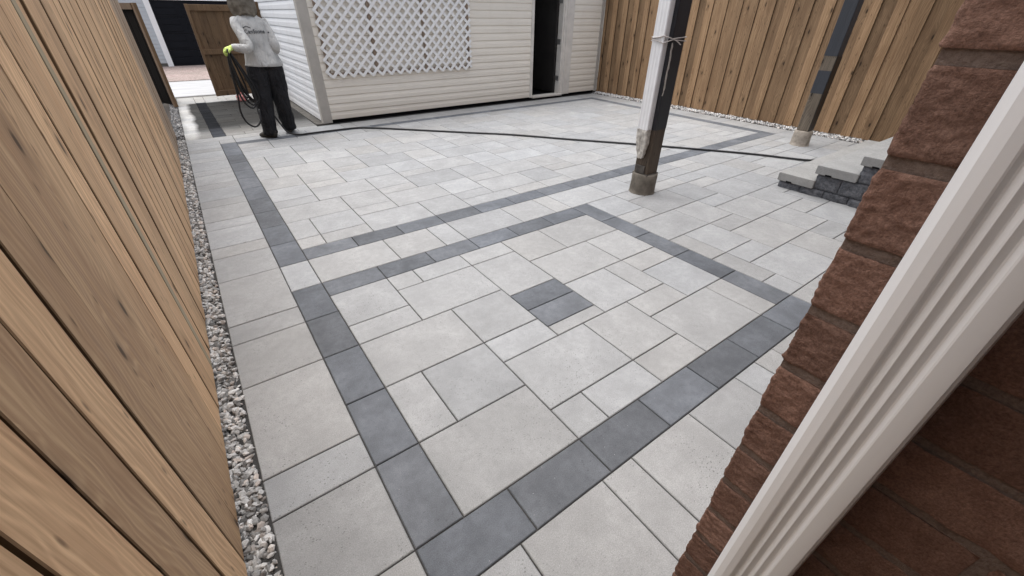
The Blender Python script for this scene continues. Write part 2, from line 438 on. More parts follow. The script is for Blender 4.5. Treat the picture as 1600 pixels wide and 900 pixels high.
def mat_stone(name, base, rough=.75, spec=.3):
    t = NT(name, rough, spec)
    tr = t.n("ShaderNodeSeparateColor", Color=t.attr()).outputs
    c = t.mix(t.ramp(t.noise(t.coord, 90, 4, .6), [(.35, 0), (.7, 1)]), [x * .78 for x in base], [x * 1.12 for x in base])
    c = t.mix(t.math('MULTIPLY', t.ramp(tr[1], [(.72, 0), (.9, 1)]), .5), c, (base[0] * 1.05, base[1] * .86, base[2] * .74))
    c = t.mix(1, c, t.comb(tr[0], tr[0], tr[0]), 'MULTIPLY')
    return t.out(c, None, t.bump(t.noise(t.coord, 300, 3), .3, .002))
m_st1 = mat_stone("limestone_chips", (.52, .515, .50))
m_st2 = mat_stone("limestone_chips_wet", (.16, .155, .15), .35, .5)
m_st3 = mat_stone("white_chips", (.74, .74, .73))
FX = CX - .34875     # face of the left fence
def gp(y0, y1, bias=1.0, x0=FX - .03, x1=-2 * M - .004, top=.004):
    def f(r):
        y = y0 + (y1 - y0) * (r.random() ** bias)
        return (r.uniform(x0, x1 - .006), y, r.uniform(-.026, top))
    return f
o = stones("gravel_bed", 7600, gp(-.75, 37.2 * M, 1.3), .0175, m_st1, 5); tag(o, "pale angular gravel filling the strip between left fence and paving", "gravel", kind='stuff')
o = stones("wet_gravel_bed", 2300, gp(37.2 * M, 56 * M), .019, m_st2, 6); tag(o, "dark wet gravel by the side path towards the gate", "gravel", kind='stuff')
mb = MB(); mb.box(FX - .06, -1.2, -.07, -2 * M - .003, 60 * M, -.030); tag(mb.build("gravel_base", m_soil), kind='structure')
def gr(r):
    y = r.uniform(-2 * M, 36.3 * M); x = r.triangular(39.55 * M, 40.75 * M, 40.3 * M)
    return (x, y, .004 + .022 * max(0, min(1, (x / M - 39.6))) + r.uniform(-.012, .006))
o = stones("white_gravel_edge", 3600, gr, .017, m_st3, 8); tag(o, "white stone chips heaped along the foot of the right fence", "gravel", kind='stuff')
mb = MB(); mb.box(39.72 * M, -3 * M, -.07, 41.2 * M, 36.2 * M, .002); tag(mb.build("gravel_base", m_soil), kind='structure')

# ---------------------------------------------------------------- fences
def board(mb, x0, x1, y0, y1, z0, z1, tint, lean=0, cup=0, axis='Y', mat=0):
    """board: thickness x0..x1, width y0..y1; slight warp along its height"""
    n = 9; b = len(mb.v); rr = random.Random(int(y0 * 9137) + 5)
    a1, a2, ph = rr.uniform(-.002, .002), rr.uniform(-.002, .002), rr.uniform(0, 6)
    c = .0024
    prof = [(x0, y0), (x0, y1), (x1 - c, y1), (x1, y1 - c), (x1, y0 + c), (x1 - c, y0)] if x1 > x0 else \
           [(x0, y1), (x0, y0), (x1 + c, y0), (x1, y0 + c), (x1, y1 - c), (x1 + c, y1)]
    for i in range(n):
        t_ = i / (n - 1); z = z0 + (z1 - z0) * t_
        dx = a1 * sin(ph + 5 * t_) + lean * (t_ - .5); dy = a2 * sin(ph * 2 + 4 * t_)
        for (px, py) in prof: mb.v.append((px + dx, py + dy, z))
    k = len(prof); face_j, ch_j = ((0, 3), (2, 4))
    for i in range(n - 1):
        for j in range(k):
            j2 = (j + 1) % k
            e_ = (1.0, .25, .55)[0 if j in face_j else (2 if j in ch_j else 1)]; mb.face([b + i * k + j, b + (i + 1) * k + j, b + (i + 1) * k + j2, b + i * k + j2], mat, (tint[0] * e_, tint[1], tint[2]))  # side and chamfer tints: aged cut edges plus gap shade painted in
    mb.face([b + j for j in range(k)], mat, tint); mb.face([b + (n - 1) * k + j for j in range(k)][::-1], mat, tint)

rr = random.Random(22)
fl = empty("wooden_fence", (FX, 3.5, 0), "tall light cedar board fence filling the left side beside the gravel", "fence")
mb = MB(); P = .158; y_end = CY + 5.15 * H
k = -12; ylist = []
while True:
    a = CY + .079 + P * k
    if a > y_end - .05: break
    ylist.append(a); k += 1
wide = {3: .009, 0: .007, 6: .006, 17: .010, 29: .006}
for i, a in enumerate(ylist):
    kk = i - 12
    gap = rr.uniform(.0013, .0034) + wide.get(kk + 1, 0) * .55
    gap0 = rr.uniform(.0012, .0028) + wide.get(kk, 0) * .45
    kind = .5
    if kk == 13: kind = 1.0                       # greenish board
    if a > CY + 6.35: kind = .05 if rr.random() < .8 else .5
    off = rr.uniform(-.0035, .0035)
    tint = (rr.choice((.74, .86, .95, 1.0, 1.05, 1.14)) * rr.uniform(.97, 1.03), rr.random(), kind)
    w0 = a + gap0; w1 = a + P - gap
    if kk == 13:   # narrow pale board beside a filler
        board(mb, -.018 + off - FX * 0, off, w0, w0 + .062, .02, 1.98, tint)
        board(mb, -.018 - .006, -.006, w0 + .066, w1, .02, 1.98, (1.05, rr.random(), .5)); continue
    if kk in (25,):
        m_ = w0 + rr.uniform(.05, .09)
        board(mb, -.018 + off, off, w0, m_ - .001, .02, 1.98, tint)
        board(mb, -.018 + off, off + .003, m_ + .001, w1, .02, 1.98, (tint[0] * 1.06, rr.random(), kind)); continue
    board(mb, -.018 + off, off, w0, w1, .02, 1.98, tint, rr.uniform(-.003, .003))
o = mb.build("board_panel", m_fence, fl); o.location = (0, -3.5, 0)
mb = MB()
for z in (.28, 1.0, 1.72): mb.box(-.062, ylist[0], z, -.022, y_end - .02, z + .09, col=(.8, rr.random(), .5))
o = mb.build("rail", m_gate, fl); o.location = (0, -3.5, 0)
mb = MB()      # second skin of boards behind the rails, added to keep the gaps dark
for a in ylist:
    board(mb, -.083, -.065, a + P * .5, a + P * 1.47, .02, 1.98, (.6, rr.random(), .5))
o = mb.build("back_boards", m_gate, fl); o.location = (0, -3.5, 0)
y = ylist[0] + .3
while y < y_end:
    mb = MB(); mb.box(-.155, y, -.05, -.086, y + .09, 2.0, col=(.8, rr.random(), .5), ch=.004)
    o = mb.build("post", m_gate, fl); o.location = (0, -3.5, 0); y += 2.3

RX = 40.55 * M
fr = empty("wooden_fence", (RX, 3, 0), "brown cedar board fence with overlapping boards across the far right of the yard", "fence")
mb = MB(); y = -3.3; i = 0; y_top = 36.55 * M
while y < y_top - .02:
    wd = rr.uniform(.118, .138); p_ = rr.uniform(.128, .150)
    tint = (rr.choice((.70, .82, .94, 1.02, 1.12)) * rr.uniform(.96, 1.04), rr.random(), .5)
    o_ = rr.uniform(-.003, .003)
    lift = 0
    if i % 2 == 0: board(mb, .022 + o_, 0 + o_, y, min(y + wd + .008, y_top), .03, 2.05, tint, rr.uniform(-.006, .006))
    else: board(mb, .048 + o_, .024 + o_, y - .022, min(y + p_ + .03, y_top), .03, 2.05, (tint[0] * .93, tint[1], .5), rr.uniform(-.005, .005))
    y += p_; i += 1
o = mb.build("board_panel", m_fence2, fr); o.location = (0, -3, 0)
mb = MB()
for z in (.3, 1.0, 1.75): mb.box(.045, -3.3, z, .085, y_top, z + .09, col=(.8, rr.random(), .5))
o = mb.build("rail", m_fence2, fr); o.location = (0, -3, 0)
y = -3
while y < y_top:
    mb = MB(); mb.box(.088, y, -.05, .178, y + .09, 2.1, col=(.8, rr.random(), .5), ch=.004)
    o = mb.build("post", m_fence2, fr); o.location = (0, -3, 0); y += 2.35

# ---------------------------------------------------------------- shed
SX0, SX1 = 8.0 * M, 40.9 * M
SY = CY + 4.96 * H; SY1 = SY + 5.2
def mat_siding(name, c1, stain):
    t = NT(name, .55, .35)
    n1 = t.noise(t.mapping(t.coord, (1, 1, 4)), 1.3, 5, .6)
    c = t.mix(t.ramp(n1, [(.35, 0), (.75, 1)]), c1, [x * .94 for x in c1])
    gr_ = t.noise(t.mapping(t.coord, (3, 3, 160)), 1, 3, .6)
    c = t.mix(.12, c, t.ramp(gr_, [(.3, .3), (.7, .7)]), 'OVERLAY')
    sp = t.sep(t.coord)
    dirt = t.math('MULTIPLY', t.ramp(t.noise(t.mapping(t.coord, (2, 2, .7)), 2.4, 5, .65), [(.52, 0), (.75, 1)]), .22)
    low = t.math('MULTIPLY', t.ramp(t.math('ADD', sp[2], t.math('MULTIPLY', t.noise(t.coord, 4, 3), .25)), [(.1, 1), (.5, 0)]), .5)
    c = t.mix(t.math('MAXIMUM', dirt, low), c, stain)
    return t.out(c, None, t.bump(gr_, .12, .001))
m_side_f = mat_siding("cream_siding", (.84, .785, .69), (.68, .61, .51))
m_side_l = mat_siding("siding_lit_side", (.84, .845, .845), (.52, .47, .42))  # whiter copy of the front siding: staining difference plus brighter light painted in
m_trim = mat_simple("greige_trim", (.46, .43, .385), .6, .3, .10, 5)
m_frame = mat_simple("door_frame_paint", (.68, .645, .59), .5, .35, .12, 6)
m_black = mat_simple("painted_shade", (.010, .010, .011), .8, .1, .2, 3)  # near-black stand-in for shade: shed interior, gap under siding, tread notches

def siding(mb, p0, p1, z0, z1, nrm, c=.12):
    """lap siding between two plan points, double-4 profile"""
    p0 = Vector((p0[0], p0[1], 0)); p1 = Vector((p1[0], p1[1], 0)); nrm = Vector((nrm[0], nrm[1], 0))
    z = z0
    while z < z1 - .01:
        zt = min(z + c, z1)
        prof = [(.004, z + .002), (.016, z), (.018, z + .005), (.0175, z + c * .50), (.0175, z + c * .54), (.0155, z + c * .56), (.0085, zt - .008), (.004, zt)]
        b = len(mb.v)
        for pp in (p0, p1):
            for (o_, zz) in prof: q = pp + nrm * o_; mb.v.append((q.x, q.y, min(zz, z1)))
        k = len(prof)
        for i in range(k - 1): mb.face([b + i, b + k + i, b + k + i + 1, b + i + 1][::1], 0, (1, .5, .5))
        z = zt
def wallbox(mb, x0, y0, z0, x1, y1, z1): mb.box(x0, y0, z0, x1, y1, z1)

shed = empty("garden_shed", (SX0, SY, 0), "cream sided shed with an open dark doorway at the back of the patio", "shed")
def S_(mb, name, mat, parent=shed, **kw):
    o = mb.build(name, mat, parent); o.location = (-SX0, -SY, 0)
    if parent is not shed: o.location = (0, 0, 0)
    if kw.get('label'): o['label'] = kw['label']
    return o
DX0, DX1 = CX + 3.865 * H, CX + 4.60 * H          # outer edges of door trim
ox0, ox1 = CX + 3.905 * H, CX + 4.42 * H          # opening
def zx(x): return x
mb = MB(); siding(mb, (DX0, SY), (CX + 1.15 * H, SY), .055, 2.5, (0, -1)); siding(mb, (SX1, SY), (DX1, SY), .055, 2.5, (0, -1)); siding(mb, (DX1, SY), (DX0, SY), 2.16, 2.5, (0, -1))
S_(mb, "front_siding", m_side_f)
mb = MB(); siding(mb, (SX0, SY), (SX0, SY1), .030, 2.5, (-1, 0)); S_(mb, "side_siding", m_side_l, label="cool white siding on the shed's long side wall")
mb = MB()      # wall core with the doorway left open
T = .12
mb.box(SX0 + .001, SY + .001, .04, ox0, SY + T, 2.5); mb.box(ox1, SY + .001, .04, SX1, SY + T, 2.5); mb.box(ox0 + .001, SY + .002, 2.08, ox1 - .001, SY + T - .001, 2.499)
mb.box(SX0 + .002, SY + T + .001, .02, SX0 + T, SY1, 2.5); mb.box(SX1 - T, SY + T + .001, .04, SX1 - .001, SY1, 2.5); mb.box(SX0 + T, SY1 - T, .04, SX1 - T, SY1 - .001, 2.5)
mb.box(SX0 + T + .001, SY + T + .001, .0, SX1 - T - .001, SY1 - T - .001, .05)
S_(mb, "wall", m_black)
mb = MB(); mb.box(SX0 + .03, SY + .02, -.05, SX1 - .03, SY + .3, .038); mb.box(SX0 + .03, SY + .3, -.05, SX0 + .3, SY1, .0188); S_(mb, "foundation", m_black)  # shadow gap under the siding, put in as near-black colour
mb = MB()
mb.box(SX0 - .020, SY - .024, .008, CX + 1.172 * H, SY - .001, 2.5, ch=.003); S_(mb, "corner_trim", m_trim)
mb = MB(); mb.box(SX0 - .024, SY - .0235, .0085, SX0 - .0005, SY + .10, 2.5, ch=.003); S_(mb, "corner_trim", m_trim)
mb = MB(); mb.box(RX - .085, SY - .022, .03, RX - .002, SY - .001, 2.5, ch=.003); S_(mb, "corner_trim", m_trim)
# door frame
df = MB()
df.box(DX0 + .001, SY - .028, .045, ox0 + .006, SY - .001, 2.15, ch=.003)
df.box(ox0 - .012, SY - .020, .05, ox0 + .012, SY + T + .01, 2.10, ch=.002)
df.box(ox1 - .022, SY - .012, .05, ox1 + .012, SY + T + .01, 2.10, ch=.002)
df.box(ox1 + .013, SY - .026, .045, ox1 + .075, SY - .001, 2.15, ch=.003)
df.box(ox1 + .077, SY - .034, .045, ox1 + .125, SY - .001, 2.15, ch=.003)
df.box(ox1 + .127, SY - .024, .045, DX1 - .001, SY - .001, 2.15, ch=.003)
df.box(DX0 + .001, SY - .030, 2.151, DX1 - .001, SY - .001, 2.22, ch=.003)
dfo = S_(df, "door_frame", m_frame)
mb = MB(); mb.box(ox0 + .013, SY - .05, .030, ox1 + .05, SY + .13, .068, ch=.004); S_(mb, "door_sill", m_frame)
# door leaf swung inward on the right jamb
mb = MB(); mb.box(ox1 - .062, SY + .14, .08, ox1 - .024, SY + .86, 2.05, ch=.003)
dl = S_(mb, "door", mat_simple("door_dark_paint", (.035, .032, .03), .5, .3, .2, 4))
for z in (.32, 1.02, 1.75):
    mb = MB(); mb.box(ox1 - .030, SY + .02, z, ox1 - .0225, SY + .135, z + .10, ch=.001); o = mb.build("hinge", mat_simple("steel", (.45, .44, .42), .4, .5, .1, 30, metal=.8), dl)
# pale shelf of blinds inside the shed
mb = MB()
for i in range(11): mb.box(ox0 + .20, SY + 1.55, 1.42 + i * .055, ox1 - .10, SY + 1.575, 1.42 + i * .055 + .048)
S_(mb, "window_blind", mat_simple("blind_grey", (.16, .16, .155), .8, .2, .1, 5))
# roof
m_shin = mat_simple("grey_shingle", (.12, .12, .125), .9, .2, .3, 12, .4, 30)
mb = MB(); b = len(mb.v); ov = .28
for (yy, zz) in ((SY - ov, 2.52), ((SY + SY1) / 2, 3.6), (SY1 + ov, 2.52)):
    mb.v += [(SX0 - ov, yy, zz), (SX1 + ov, yy, zz), (SX1 + ov, yy, zz + .05), (SX0 - ov, yy, zz + .05)]
for r in (0, 4):
    for i in range(4): j = (i + 1) % 4; mb.face([r + i, r + j, r + 4 + j, r + 4 + i])
mb.face([0, 3, 2, 1]); mb.face([8, 9, 10, 11]); S_(mb, "roof", m_shin)
mb = MB(); mb.box(SX0 - ov, SY - ov + .01, 2.36, SX1 + ov, SY - ov + .03, 2.51); mb.box(SX0 - ov + .02, SY - ov + .031, 2.501, SX1 + ov, SY - .001, 2.515); S_(mb, "fascia", m_frame)

# lattice with furring strips
LX0, LX1 = CX + 1.885, CX + 4.545; LZ0, LZ1 = .685, 2.05; LY = SY - .060
lat = empty("lattice_panel", (LX0, LY, LZ0), "white diagonal garden lattice hung on the cream shed wall", "lattice")
m_white = mat_simple("white_plastic", (.88, .875, .86), .45, .4, .05, 10)
def clipseg(x0, z0, dx, dz):
    """clip infinite diagonal to the panel"""
    t0, t1 = -9, 9
    for p, d_, lo, hi in ((x0, dx, LX0, LX1), (z0, dz, LZ0, LZ1)):
        a, b = (lo - p) / d_, (hi - p) / d_
        if a > b: a, b = b, a
        t0 = max(t0, a); t1 = min(t1, b)
    return (t0, t1) if t1 > t0 + .01 else None
pitch = .1633; hw = .0205
for sgn, yy, nm in ((1, 0.0, "slat_layer"), (-1, .011, "slat_layer")):
    mb = MB(); n = int((LX1 - LX0 + LZ1 - LZ0) / pitch) + 3
    for i in range(-n, n):
        x0 = LX0 + (i + .5) * pitch; r = clipseg(x0, LZ0, sgn * .7071, .7071)
        if not r: continue
        a = Vector((x0 + sgn * .7071 * r[0], 0, LZ0 + .7071 * r[0])); b_ = Vector((x0 + sgn * .7071 * r[1], 0, LZ0 + .7071 * r[1]))
        dd = (b_ - a); L = dd.length; dd.normalize(); pp = Vector((-dd.z, 0, dd.x))
        a -= dd * .010; b_ += dd * .010; bb = len(mb.v)
        for q, e in ((a, -1), (b_, 1)):
            for (u, v_) in ((-hw, 0), (hw, 0), (hw, .009), (-hw, .009)):
                mb.v.append(tuple(q + pp * u + Vector((0, yy + v_ - .0, 0)) + Vector((-LX0, 0, -LZ0))))
        for i2 in range(4):
            j = (i2 + 1) % 4; mb.face([bb + i2, bb + j, bb + 4 + j, bb + 4 + i2])
        mb.face([bb + 3, bb + 2, bb + 1, bb]); mb.face([bb + 4, bb + 5, bb + 6, bb + 7])
    mb.build(nm, m_white, lat)
m_fur = mat_wood("furring_wood", (.20, .15, .11), (.34, .26, .19), (.18, .125, .085))
for (a, b_, c_, d_) in ((.012, .020, .062, 1.36), (.80, .020, .855, 1.36), (1.72, .020, 1.775, 1.36), (2.585, .020, 2.64, 1.36)):
    mb = MB(); mb.box(a, .021, b_, c_, .040, d_, col=(1, rr.random(), .5)); mb.build("furring_strip", m_fur, lat)
mb = MB(); mb.box(.012, .0215, .018, 2.64, .0405, .062, col=(1, .3, .5)); mb.build("furring_strip", m_fur, lat)
mb = MB()
for dx in (.13, .15, .19): mb.tube(catmull([(dx, -.002, .02), (dx + .01, -.01, -.02), (dx + .03, -.006, -.05 - dx * .2)], 4), .0012, 5)
mb.build("loose_tie", m_white, lat)

# ---------------------------------------------------------------- gates
GY = CY + 7.1 * H
gx0, gx1 = CX + .297 * H, CX + 1.045 * H
gt = empty("wooden_gate", (gx1, GY, 0), "brown ledged board gate leaf standing open behind the worker", "gate")
mb = MB(); n = 8; wd = (gx1 - gx0) / n
for i in range(n):
    a = gx0 + wd * i - gx1
    mb.box(a - .006, 0 + (i % 2) * .019, .115, a + wd + .006, .018 + (i % 2) * .019, 1.64, col=(rr.uniform(.75, 1.25), rr.random(), .5), ch=.002)
mb.build("board_panel", m_gate, gt)
for z, hh in ((.108, .10), (.845, .09), (1.56, .10)):
    mb = MB(); mb.box(gx0 - gx1 + .001, -.040, z, -.001, -.001, z + hh, col=(1.1, rr.random(), .5), ch=.003); mb.build("rail", m_gate, gt)
mb = MB(); mb.box(gx0 - gx1 - .012, -.044, .104, gx0 - gx1 + .035, .03, 1.664, col=(1.15, rr.random(), .5), ch=.003); mb.build("stile", m_gate, gt)
mb = MB(); mb.box(gx1 + .004, GY - .05, -.05, gx1 + .096, GY + .04, 1.72, col=(.9, .4, .5), ch=.004)
tag(mb.build("gate_post", m_gate), "brown gate post fixed against the white side wall behind the worker", "gate post")
# left leaf folded back along the fence, dark stain plus shade painted near-black
lx, ly = CX - .157 * H, CY + 6.90 * H
g2 = empty("wooden_gate", (lx, ly, 0), "narrow gate leaf folded back beside the end of the light left fence", "gate")
ang = math.atan2(.27, -.105); L2 = .98
def rotp(u, v_): return (cos(ang) * u - sin(ang) * v_, sin(ang) * u + cos(ang) * v_)
def obox(mb, u0, v0, z0, u1, v1, z1, col):
    b = len(mb.v)
    for z in (z0, z1):
        for (u, v_) in ((u0, v0), (u1, v0), (u1, v1), (u0, v1)): x, y = rotp(u, v_); mb.v.append((x, y, z))
    for q in ((0, 3, 2, 1), (4, 5, 6, 7), (0, 1, 5, 4), (1, 2, 6, 5), (2, 3, 7, 6), (3, 0, 4, 7)): mb.face([b + i for i in q], 0, col)
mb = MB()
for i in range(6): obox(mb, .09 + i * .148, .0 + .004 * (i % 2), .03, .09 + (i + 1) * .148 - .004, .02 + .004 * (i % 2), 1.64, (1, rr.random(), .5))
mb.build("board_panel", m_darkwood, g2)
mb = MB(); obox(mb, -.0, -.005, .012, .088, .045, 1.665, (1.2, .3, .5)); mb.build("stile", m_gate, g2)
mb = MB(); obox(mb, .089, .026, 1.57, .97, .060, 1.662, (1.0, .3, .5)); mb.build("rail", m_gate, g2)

# ---------------------------------------------------------------- garage across the lane
GRY = CY + 12.5 * H
ga = empty("garage", (CX - .06 * H, GRY, 0), "garage with black panelled door and white siding across the lane", "garage")
gox = CX - .062 * H; gX1 = gox + 2.75; gt_z = 1.845
mb = MB(); siding(mb, (gox - .155, GRY), (gox - 4, GRY), .10, 3.2, (0, -1), .11); siding(mb, (gX1 + 4, GRY), (gX1 + .155, GRY), .10, 3.2, (0, -1), .11); siding(mb, (gX1 + .155, GRY), (gox - .155, GRY), gt_z + .16, 3.2, (0, -1), .11)
o = mb.build("siding", mat_siding("pale_grey_siding", (.50, .53, .55), (.42, .41, .38)), ga); o.location = (-(CX - .06 * H), -GRY, 0)
mb = MB()
mb.box(gox - .155, GRY - .03, .0, gox - .002, GRY + .02, gt_z + .155, ch=.004); mb.box(gX1 + .002, GRY - .03, .0, gX1 + .155, GRY + .02, gt_z + .155, ch=.004); mb.box(gox - .0015, GRY - .028, gt_z, gX1 + .0015, GRY + .02, gt_z + .15, ch=.004)
o = mb.build("door_trim", m_white, ga); o.location = (-(CX - .06 * H), -GRY, 0)
m_gd = mat_simple("black_door_paint", (.009, .010, .013), .6, .12, .15, 3)
mb = MB(); np_ = 4; ph_ = gt_z / np_
for i in range(np_):
    z0 = .01 + i * ph_; mb.box(gox, GRY + .03, z0, gX1, GRY + .06, z0 + ph_ - .008, ch=.004)
    for j in range(4):
        a = gox + .09 + j * (gX1 - gox) / 4
        for (q0, q1, w_) in ((.06, ph_ * .48, 0), (ph_ * .56, ph_ - .05, 0)):
            mb.box(a, GRY + .018, z0 + q0, a + (gX1 - gox) / 4 - .16, GRY + .0295, z0 + q1, ch=.005)
o = mb.build("garage_door", m_gd, ga); o.location = (-(CX - .06 * H), -GRY, 0)
mb = MB(); mb.box(gox - 4, GRY + .061, 0, gX1 + 4, GRY + 5, 3.2); mb.box(gox - 4, GRY - .005, 0, gox - .156, GRY + .06, .098); mb.box(gX1 + .156, GRY - .005, 0, gX1 + 4, GRY + .06, .098)
o = mb.build("wall", m_foot, ga); o.location = (-(CX - .06 * H), -GRY, 0)
mb = MB(); mb.v += [(gox - 4.3, GRY - .4, 3.1), (gX1 + 4.3, GRY - .4, 3.1), (gX1 + 4.3, GRY + 2.6, 4.3), (gox - 4.3, GRY + 2.6, 4.3), (gX1 + 4.3, GRY + 5.4, 3.1), (gox - 4.3, GRY + 5.4, 3.1)]
mb.face([0, 1, 2, 3]); mb.face([3, 2, 4, 5]); mb.face([0, 5, 4, 1]); mb.face([0, 3, 5]); mb.face([1, 4, 2])
o = mb.build("roof", m_shin, ga); o.location = (-(CX - .06 * H), -GRY, 0)

# small red container on the path
rc = empty("plastic_container", C(.865, 6.99 * H, 0), "small salmon red container lying on the path behind the hose loops", "container")
m_red = mat_simple("salmon_plastic", (.72, .27, .25), .45, .4, .15, 12)
mb = MB(); mb.box(-.09, -.06, 0.002, .09, .06, .115, ch=.02); o = mb.build("body", m_red, rc)
mb = MB(); mb.tube(catmull([(-.05, 0, .11), (-.045, 0, .145), (.03, 0, .145), (.04, 0, .11)], 5), .011, 8); mb.build("handle", m_red, rc)
mb = MB(); mb.tube([(.07, 0, .112), (.07, 0, .14)], .017, 10); mb.build("cap", m_white, rc)

# ---------------------------------------------------------------- steps by the house
m_cap = mat_paver("cap_slab", (.31, .312, .305))
t = NT("split_block", .9, .2)
nz = t.noise(t.coord, 34, 5, .65); c = t.mix(t.ramp(nz, [(.3, 0), (.75, 1)]), (.065, .070, .078), (.20, .205, .22))
c = t.mix(.5, c, t.ramp(t.noise(t.coord, 170, 3), [(.3, .25), (.7, .75)]), 'OVERLAY')
tr = t.n("ShaderNodeSeparateColor", Color=t.attr()).outputs
c = t.mix(1, c, t.comb(tr[0], tr[0], tr[0]), 'MULTIPLY')
m_split = t.out(c, None, t.bump(t.noise(t.coord, 60, 6, .7), .8, .012))
stp = empty("garden_steps", (24.8 * M, 6.75 * M, 0), "stone steps with pale slab treads on dark split-face blocks against the brick house", "steps")
SXb = 24.8 * M; SXe = 37.4 * M
def rough_block(x0, y0, z0, x1, y1, z1, seed, tint):
    bm = bmesh.new(); nx, ny, nz_ = max(3, min(14, int((x1 - x0) / .03))), 8, 6
    bmesh.ops.create_cube(bm, size=1)
    for v in bm.verts: v.co = Vector(((x0 + x1) / 2 + v.co.x * (x1 - x0), (y0 + y1) / 2 + v.co.y * (y1 - y0), (z0 + z1) / 2 + v.co.z * (z1 - z0)))
    bmesh.ops.subdivide_edges(bm, edges=list(bm.edges), cuts=7, use_grid_fill=True)
    for v in bm.verts:
        e = min(v.co.y - y0, y1 - v.co.y, v.co.z - z0, z1 - v.co.z)
        k = max(0, min(1, e / .02))
        n_ = noise.fractal(Vector((v.co.x * 6 + seed, v.co.y * 14, v.co.z * 18)), 1, 2, 4)
        if v.co.x < x0 + 1e-4: v.co.x -= k * (.010 + .012 * n_)
        if v.co.y > y1 - 1e-4 and v.co.x > x0 + .001:
            kk = max(0, min(1, min(v.co.x - x0, v.co.z - z0, z1 - v.co.z) / .02)); v.co.y += kk * (.006 + .010 * n_)
    mb = MB(); mb.addbm(bm, 0, (tint, .5, .5)); return mb
zt = [.155, .31, .478, .64, .80]; th = .082
yt = [6.75, 5.04, 3.34, 1.62, -.10, -2.3]
rs = random.Random(11)
for i in range(5):
    y1 = yt[i] * M + (.02 if i else 0.01); y0 = yt[i + 1] * M + (-.012 if i < 4 else .0)
    bm = bmesh.new(); bmesh.ops.create_cube(bm, size=1)
    x0_ = SXb - .028; x1_ = SXe
    for v in bm.verts: v.co = Vector(((x0_ + x1_) / 2 + v.co.x * (x1_ - x0_), (y0 + y1) / 2 + v.co.y * (y1 - y0), zt[i] - th / 2 + v.co.z * th))
    bmesh.ops.bevel(bm, geom=list(bm.edges), offset=.0045, segments=2, affect='EDGES')
    mb = MB(); mb.addbm(bm, 0, (rs.uniform(.95, 1.05), rs.random(), rs.random()))
    o = mb.build("tread", m_cap, stp); o.location = (-24.8 * M, -6.75 * M, 0)
    # drip notch under the slab edge, its shade painted as a black block
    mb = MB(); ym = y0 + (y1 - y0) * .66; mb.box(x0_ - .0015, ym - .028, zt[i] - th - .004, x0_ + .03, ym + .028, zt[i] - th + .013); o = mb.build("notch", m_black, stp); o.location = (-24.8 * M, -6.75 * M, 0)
# blocks, first half course then full courses
def course(z0, z1, ytop, off):
    y = ytop * M; k = 0
    while y > yt[-1] * M + .01:
        L_ = 1.15 * M if k or not off else off * M
        y0 = max(y - L_, yt[-1] * M)
        mb = rough_block(SXb + .004, y0 + .003, z0 + .002, SXb + .16, y - .003, z1 - .002, rs.uniform(0, 90), rs.uniform(.8, 1.2))
        o = mb.build("block", m_split, stp); o.location = (-24.8 * M, -6.75 * M, 0); y = y0; k += 1
course(-.07, .073, 6.73, 0)
course(.075, .228, 5.02, 0)
course(.230, .392, 3.32, .7)
course(.394, .555, 1.60, 0)
course(.557, .715, -.1, 0)
mb = MB()
for i in range(5): mb.box(SXb + .165, yt[-1] * M, -.05 if i == 0 else zt[i - 1] - th, SXe - .02, yt[i] * M - .035, zt[i] - th - .002)
o = mb.build("riser_core", m_split, stp); o.location = (-24.8 * M, -6.75 * M, 0)

# ---------------------------------------------------------------- deck posts
m_pier = mat_simple("pier_concrete", (.155, .138, .115), .9, .2, .4, 10, .6, 70)
m_pier2 = mat_simple("pier_concrete_pale", (.36, .32, .27), .9, .2, .35, 16, .6, 60)
m_blk = mat_wood("black_painted_wood", (.010, .011, .014), (.020, .022, .028), (.013, .013, .016), knots=False, rough=.42, spec=.5)
m_blk2 = mat_wood("charcoal_painted_wood", (.030, .034, .042), (.055, .061, .073), (.040, .043, .050), knots=False, rough=.5, spec=.4)
m_galv = mat_simple("weathered_steel", (.10, .09, .08), .6, .5, .3, 20, metal=.6)
ZC = 3.1
def pier(par, mat, r, h, seed):
    mb = MB()
    def fn(q, i, a):
        k = noise.noise(Vector((cos(a) * 2 + seed, sin(a) * 2, q.z * 9))) * .006
        return Vector((q.x + cos(a) * k, q.y + sin(a) * k, q.z))
    mb.tube([(0, 0, z) for z in (-.05, .0, .004, .05, h * .5, h - .012, h)], [r * 1.03, r * 1.05, r * 1.01, r, r * .985, r * .98, r * .93], 28, fn=fn, xa=(1, 0, 0))
    return mb.build("pier", mat, par)
def post_seg(par, name, mat, s_, z0, z1, tint=1):
    mb = MB(); h2 = s_ / 2; n = 8; b = 0; c_ = .006; rp = random.Random(int(z0 * 100) + 3)
    prof = [(-h2 + c_, -h2), (h2 - c_, -h2), (h2, -h2 + c_), (h2, h2 - c_), (h2 - c_, h2), (-h2 + c_, h2), (-h2, h2 - c_), (-h2, -h2 + c_)]
    for i in range(n + 1):
        z = z0 + (z1 - z0) * i / n
        for (x, y) in prof: mb.v.append((x, y, z))
    for i in range(n):
        for j in range(8): j2 = (j + 1) % 8; mb.face([i * 8 + j, i * 8 + j2, (i + 1) * 8 + j2, (i + 1) * 8 + j], 0, (tint, .37, .5))
    mb.face(list(range(8))[::-1], 0, (tint, .37, .5)); mb.face([n * 8 + j for j in range(8)], 0, (tint, .37, .5))
    return mb.build(name, mat, par)

